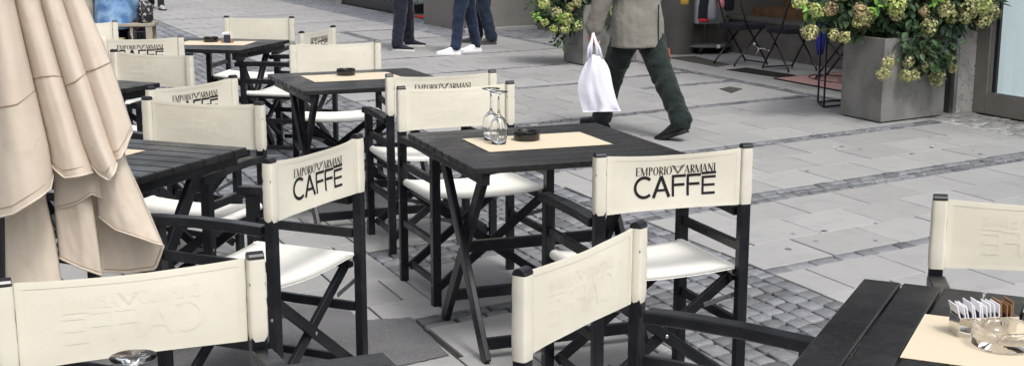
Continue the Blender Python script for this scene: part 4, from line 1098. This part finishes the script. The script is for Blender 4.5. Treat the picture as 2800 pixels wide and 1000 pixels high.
# white tote bag, hanging from the left hand
hb = ml+Matrix.Rotation(MH, 3, 'Z') @ (handw+Vector((.02,0,-.10)))
bagt = tag(empty('tote_bag', (hb.x, hb.y, 0), 0), 'white cloth carrier bag with knotted handles in the walking man\'s hand', 'bag')
YB = 9.84
def bp(px, py, dy=0): p = at(px, py, YB+dy); return p-Vector((hb.x, hb.y, 0))
L_ = [(1612,150),(1606,160),(1594,188),(1578,225),(1582,262),(1590,292),(1594,307)]
R_ = [(1636,150),(1650,160),(1668,188),(1673,225),(1682,262),(1692,292),(1698,304)]
m = MB(); nu = 18; V = []
for fc in (0, 1):
    for j, (l_, r_) in enumerate(zip(L_, R_)):
        for i in range(nu+1):
            u = i/nu; px = l_[0]+(r_[0]-l_[0])*u; py = l_[1]+(r_[1]-l_[1])*u
            th = (.012+.045*sin(pi*min(1,j/5.5)))*sin(pi*u)
            fold = (.014*sin(u*13+j*.6)*(.3+j/8)+.030*noise.noise(Vector((u*5, j*.8, fc*3))))*sin(pi*u)
            V.append(bp(px, py, (th if fc else -th)+fold))
nr = len(L_); n = nr*(nu+1); fs = []
for j in range(nr-1):
    for i in range(nu):
        q = (j*(nu+1)+i, j*(nu+1)+i+1, (j+1)*(nu+1)+i+1, (j+1)*(nu+1)+i); fs += [q[::-1], tuple(a+n for a in q)]
fs += [(((nr-1)*(nu+1)+i), ((nr-1)*(nu+1)+i+1), n+(nr-1)*(nu+1)+i+1, n+(nr-1)*(nu+1)+i) for i in range(nu)]
m.add(V, fs); o_ = m.build('bag_body', M['bag'], bagt, smooth=True); ss = o_.modifiers.new('ss','SUBSURF'); ss.levels = 1; ss.render_levels = 2
for pts in ([(1606,162),(1610,130),(1618,108),(1622,92)], [(1646,160),(1638,130),(1628,108),(1622,90)], [(1616,156),(1617,125),(1621,92)], [(1634,156),(1630,122),(1623,92)]):
    m = MB(); m.tube([bp(a, b_, -.01+.006*k) for k, (a, b_) in enumerate(pts)], [.012,.009,.007,.008][:len(pts)], 8, flat=.5); m.build('handle', M['bag'], bagt, smooth=True)

def simple_person(label, fa, fb, heading, pants, top, shoe_m, sole, hairm='hair_dark', sneaker=False, dz=.87, ha=None, hb_=None, L_=.29, pw=1., lean=0, height=1.76):
    """fa, fb world ankle ground points for L and R"""
    c = (fa+fb)/2
    la = loc_of(fa, c, heading); ra = loc_of(fb, c, heading)
    ha = 0 if ha is None else ha-heading; hb_ = 0 if hb_ is None else hb_-heading
    A = la+Vector((0,0,.085)); B = ra+Vector((0,0,.085))
    sh = {'L':(la+Vector((-.06*cos(ha),-.06*sin(ha),0)), ha, 0, L_, shoe_m, sole, sneaker), 'R':(ra+Vector((-.06*cos(hb_),-.06*sin(hb_),0)), hb_, 0, L_, shoe_m, sole, sneaker)}
    return person(label, c, heading, dz, {'L':A,'R':B}, top, pants, hairm, height, False, sh, pw=pw, lean=lean, vox=.015)
# p1 faces right (heading ~ -5 deg): left foot is the far one
simple_person('person in navy trousers and dark slip-on shoes with pale soles, standing facing right', gd(1118,128), gd(1086,140), R(-8), 'navy', 'grey_shirt', 'shoe_navy', 'sole_white', ha=R(-5), hb_=R(-20), pw=1.15)
# p2 faces left: left foot is near
simple_person('person in blue jeans and bright white trainers, standing facing left', gd(1247,150), gd(1303,141), R(172), 'jeans', 'grey_shirt', 'shoe_white', 'shoe_white', ha=R(183), hb_=R(215), sneaker=True, L_=.30, pw=1.02)
simple_person('person in dark jeans and grey-brown shoes standing behind the white trainers', gd(1345,122), gd(1305,118), R(178), 'jeans_dark', 'navy', 'shoe_brown', 'shoe_brown', ha=R(182), hb_=R(165), pw=1.2)
simple_person('distant person in black trousers and grey shoes at the top left', gd(441,28), gd(414,23), R(-75), 'black_cloth', 'navy', 'shoe_grey', 'rubber', ha=R(-60), hb_=R(-95))
# seated person on the bench
SB = Vector((-4.50, 15.5, 0))
b0 = tag(empty('bench', SB, R(8)), 'pale weathered wooden bench with a person sitting on it behind the parasol', 'bench')
m = MB(); m.box((-.10,0,.43), (.85,.40,.035)); m.build('seat', M['pale_wood'], b0, bevel=.004)
for x in (-.50,.26):
    for y in (-.17, .17):
        m = MB(); m.box((x, y, .206), (.075,.05,.411)); m.build('leg', M['pale_wood'], b0, bevel=.004)
m = MB(); m.box((.06,.0,.30), (.03,.36,.22)); m.build('divider', M['pale_wood'], b0)
cr = tag(empty('wire_basket', SB+Vector((.12,-.02,0)), R(8)), 'dark wire basket standing under the wooden bench', 'basket')
m = MB()
for z in (.05,.15,.25,.35): m.tube([(-.09,-.14,z),(.09,-.14,z),(.09,.14,z),(-.09,.14,z),(-.09,-.14,z)], .005, 5)
m.tube([(-.09,-.14,.35),(.0,-.15,.05),(.09,-.14,.0)], .012, 5)
for x in (-.09,-.03,.03,.09): m.tube([(x,-.14,.0),(x,-.14,.35)], .005, 5); m.tube([(x,.14,.0),(x,.14,.35)], .005, 5)
m.build('wire', M['cap'], cr)
m = MB(); m.box((0,0,.14), (.15,.12,.28)); o_ = m.build('cardboard_box', M['tan_box'], bevel=.003); o_.location = SB+Vector((-.09,-.14,0)); tag(o_, 'tan cardboard box under the wooden bench', 'box')
body, jk_, _ = person('person in a light denim jacket sitting on the wooden bench, back to the viewer', SB+Vector((-.16,-.02,0)), R(80), .55,
   {'L':(.46,.12,.09),'R':(.46,-.12,.09)}, 'denim', 'navy', 'hair_dark', 1.66, True,
   {'L':(Vector((.40,.12,0)),0,0,.26,'shoe_black','rubber'),'R':(Vector((.40,-.12,0)),0,0,.26,'shoe_black','rubber')}, knees={'L':(.42,.11,.54),'R':(.42,-.11,.54)}, vox=.014, pw=1.25)
m = MB(); m.rings([((0,0,0), .05,.09,0), ((0,0,.03), .085,.12,0), ((0,0,.18), .09,.12,0), ((0,0,.25), .05,.09,0)], 14)
hbg = m.build('handbag', mat('patterned_cloth', (.02,.02,.025), .8, noise_=[(30,4,(.45,.42,.38),.55,.6)]), smooth=True); hbg.location = SB+Vector((.22,-.03,.448)); tag(hbg, 'black and white patterned handbag on the bench end beside the denim jacket', 'handbag')
m = MB(); m.tube([(-.06,0,.2),(-.05,0,.4),(.05,0,.4),(.06,0,.2)], .008, 6); m.build('strap', M['cap'], hbg)
m = MB()
gb_ = [( -.0,0,0),]
m.rings([((0,0,0), .12,.16,0), ((.0,0,.2), .13,.17,0), ((-.02,0,.45), .10,.13,0), ((-.02,0,.6), .05,.07,0)], 14)
o_ = m.build('rucksack', M['pale_wood'], smooth=True); o_.location = (-4.98, 15.35, .448); tag(o_, 'beige canvas rucksack beside the seated person, next to the parasol', 'rucksack'); remesh(o_, .015, 3)

# ------------------------------------------------------------ display stand, folding chairs, wire stand, cone
c = gd(1934, 150)+Vector((0,.30,0)); ds = tag(empty('display_stand', c, R(20)), 'round wheeled display stand hung with knitted gloves and hats', 'display stand')
m = MB(); m.lathe([(0,.085),(.33,.085),(.335,.092),(.33,.112),(0,.112)], (0,0,0), 40); m.build('base_disc', M['stand_grey'], ds, bevel=.002)
for k in range(5):
    a = 2*pi*k/5+.3; m = MB(); m.lathe([(0,-.014),(.034,-.014),(.036,0),(.034,.014),(0,.014)], (.27*cos(a), .27*sin(a), .036), 14, Matrix.Rotation(pi/2, 3, 'X')); w_ = m.build('castor', M['rubber'], ds, smooth=True)
    m = MB(); m.box((.27*cos(a), .27*sin(a), .068), (.03,.035,.032)); m.build('bracket', M['stand_grey'], w_)
m = MB(); m.tube([(0,0,.112),(0,0,1.9)], .017, 14); m.build('pole', M['alu'], ds, smooth=True)
m = MB(); m.box((.02,-.331,.10), (.05,.004,.04)); m.build('tag', M['paper'], ds)
for x, y, a in ((-.165,-.1,90), (.0,-.19,0), (.165,-.1,90), (0,.0,0)):
    m = MB(); m.box((x, y, 1.12), (.36 if a == 0 else .022, .022 if a == 0 else .2, 1.5)); m.build('panel', M['white'] if a else M['stand_grey'], ds, bevel=.003)
def hang(px, py0, py1, wpx, m_, lab, name, cat, cuff=None, Y=15.55):
    t_ = at(px, py0, Y); b_ = at(px, py1, Y); w_ = wpx/3620*Y/2
    o_ = empty(name, (t_.x, t_.y, b_.z)); H = t_.z-b_.z; q = MB()
    q.rings([((0,0,0), w_*.75, .02, 0), ((0,0,H*.12), w_, .032, 0), ((0,0,H*.5), w_*.95, .035, 0), ((0,0,H*.8), w_*.7, .028, 0), ((0,0,H), w_*.35, .015, 0)], 14)
    q.build('knit', m_, o_, smooth=True)
    if cuff: q = MB(); q.rings([((0,0,-.005), w_*.80, .024, 0), ((0,0,.02), w_*.9, .033, 0), ((0,0,.035), w_*.97, .034, 0)], 14); q.build('cuff', cuff, o_, smooth=True)
    q = MB(); q.tube([(0,0,H),(0,.01,H+.1),(0,.12,H+.12)], .004, 5); q.build('hook', M['alu'], o_)
    return tag(o_, lab, cat, 'knitted goods hanging on the display stand')
hang(1927,-18,60,34,M['knit_navy'],'navy knitted hat with red rim hanging on the display stand','knitted_hat','hat',M['knit_red'])
hang(1948,-15,56,24,M['knit_grey'],'light grey striped knitted glove hanging on the display stand','knitted_glove','glove',None,15.5)
hang(1973,-12,22,18,M['knit_pink'],'small red and pink knitted glove at the right of the display stand','knitted_glove','glove')
hang(1873,-25,14,24,M['knit_yellow'],'mustard knitted glove at the left of the display stand','knitted_glove','glove')
hang(1995,-40,30,30,M['knit_navy'],'dark knitted scarf end behind the pink glove','knitted_scarf','scarf',None,15.75)
def folding_chair(c, rz, lab, w_=.40):
    t_ = tag(empty('folding_chair', c, rz), lab, 'chair', 'dark folding chairs outside the shop')
    q = MB(); q.box((0,0,.445), (w_,.36,.06)); q.build('seat', M['knit_navy'], t_, bevel=.012)
    for sx in (-1, 1):
        x = sx*w_/2
        q = MB(); q.tube([(x,-.22,.012),(x,-.20,.05),(x,.10,.48),(x,.24,.85)], .011, 8); q.build('leg', M['cap'], t_, smooth=True)
        q = MB(); q.tube([(x*.93,.24,.012),(x*.93,.22,.05),(x*.93,-.16,.45)], .011, 8); q.build('leg', M['cap'], t_, smooth=True)
    q = MB(); q.tube([(-w_/2,-.21,.03),(w_/2,-.21,.03)], .008, 8); q.build('cross_bar', M['cap'], t_, smooth=True)
    q = MB(); q.box((0,.235,.80), (w_,.02,.11)); q.build('backrest', M['knit_navy'], t_, bevel=.008)
    return t_
fc = [((2.62,15.05,0), 118, 'dark folding chair with padded seat standing nearest the display stand'),
      ((3.05,14.45,0), 205, 'middle folding chair with crossed thin legs outside the dark shop'),
      ((3.42,13.6,0), 240, 'folding chair beside the pink mat, half hidden by the hydrangea')]
for i, (c, a, lab) in enumerate(fc):
    if i == 0: f0 = folding_chair(c, R(a), lab)
    else: o_ = copy_tree(f0); o_.location = c; o_.rotation_euler = (0,0,R(a)); o_['label'] = lab
m = MB(); m.rings([((0,0,0), .03,.02,0), ((0,0,.1), .045,.03,0), ((0,0,.32), .05,.03,0), ((0,0,.42), .02,.015,0)], 12)
o_ = m.build('folded_cloth', M['blue'], smooth=True); p_ = at(2242,150,12.7); o_.location = p_; tag(o_, 'bright blue cloth hanging behind the black wire stand', 'cloth')
# chain with padlock
m = MB(); pts = [at(2063,122,14.85),at(2068,128,14.85),at(2075,134,14.8),at(2085,133,14.8),at(2098,138,14.8),at(2106,140,14.8)]
for a_, b_ in zip(pts, pts[1:]): m.tube([a_, b_], .006, 6)
m.ball(pts[0], .02, (1,.6,1), 8); m.ball(pts[-1], .018, (1,.6,1), 8); m.tube([at(2075,134,14.8), at(2066,152,14.8)], .005, 6)
tag(m.build('cable_lock', M['alu'], smooth=True), 'small silver cable lock looped on the folding chair legs', 'lock')
# black wire stand
p1 = gd(2236,283); p2 = gd(2252,296); e1 = p1-p2; e2 = Vector((.30,.18,0))
ws = tag(empty('wire_stand', p2, 0), 'open black square-bar stand standing left of the big planter', 'stand')
cn = [Vector((0,0,0)), e1, e1+e2, e2]
m = MB()
for z in (.012,.74):
    for i in range(4): m.bar(cn[i]+Vector((0,0,z)), cn[(i+1) % 4]+Vector((0,0,z)), .014, .014)
m.build('frame', M['cap'], ws)
for q_ in cn:
    m = MB(); m.bar(q_+Vector((0,0,.02)), q_+Vector((0,0,.733)), .015, .015, (0,1,0)); m.build('leg', M['cap'], ws)
m = MB(); c_ = (cn[0]+cn[2])/2; m.box(c_+Vector((0,0,.752)), (.28,.30,.01)); m.build('top', M['cap'], ws)
# orange cone
m = MB(); m.lathe([(0,0),(.055,0),(.055,.012),(.045,.02),(.036,.13),(.03,.14),(0,.142)], (0,0,0), 20); o_ = m.build('marker_cone', M['orange'], smooth=False); o_.location = gd(1823,166); tag(o_, 'small orange plastic cone on the ground behind the walking man\'s leg', 'cone')
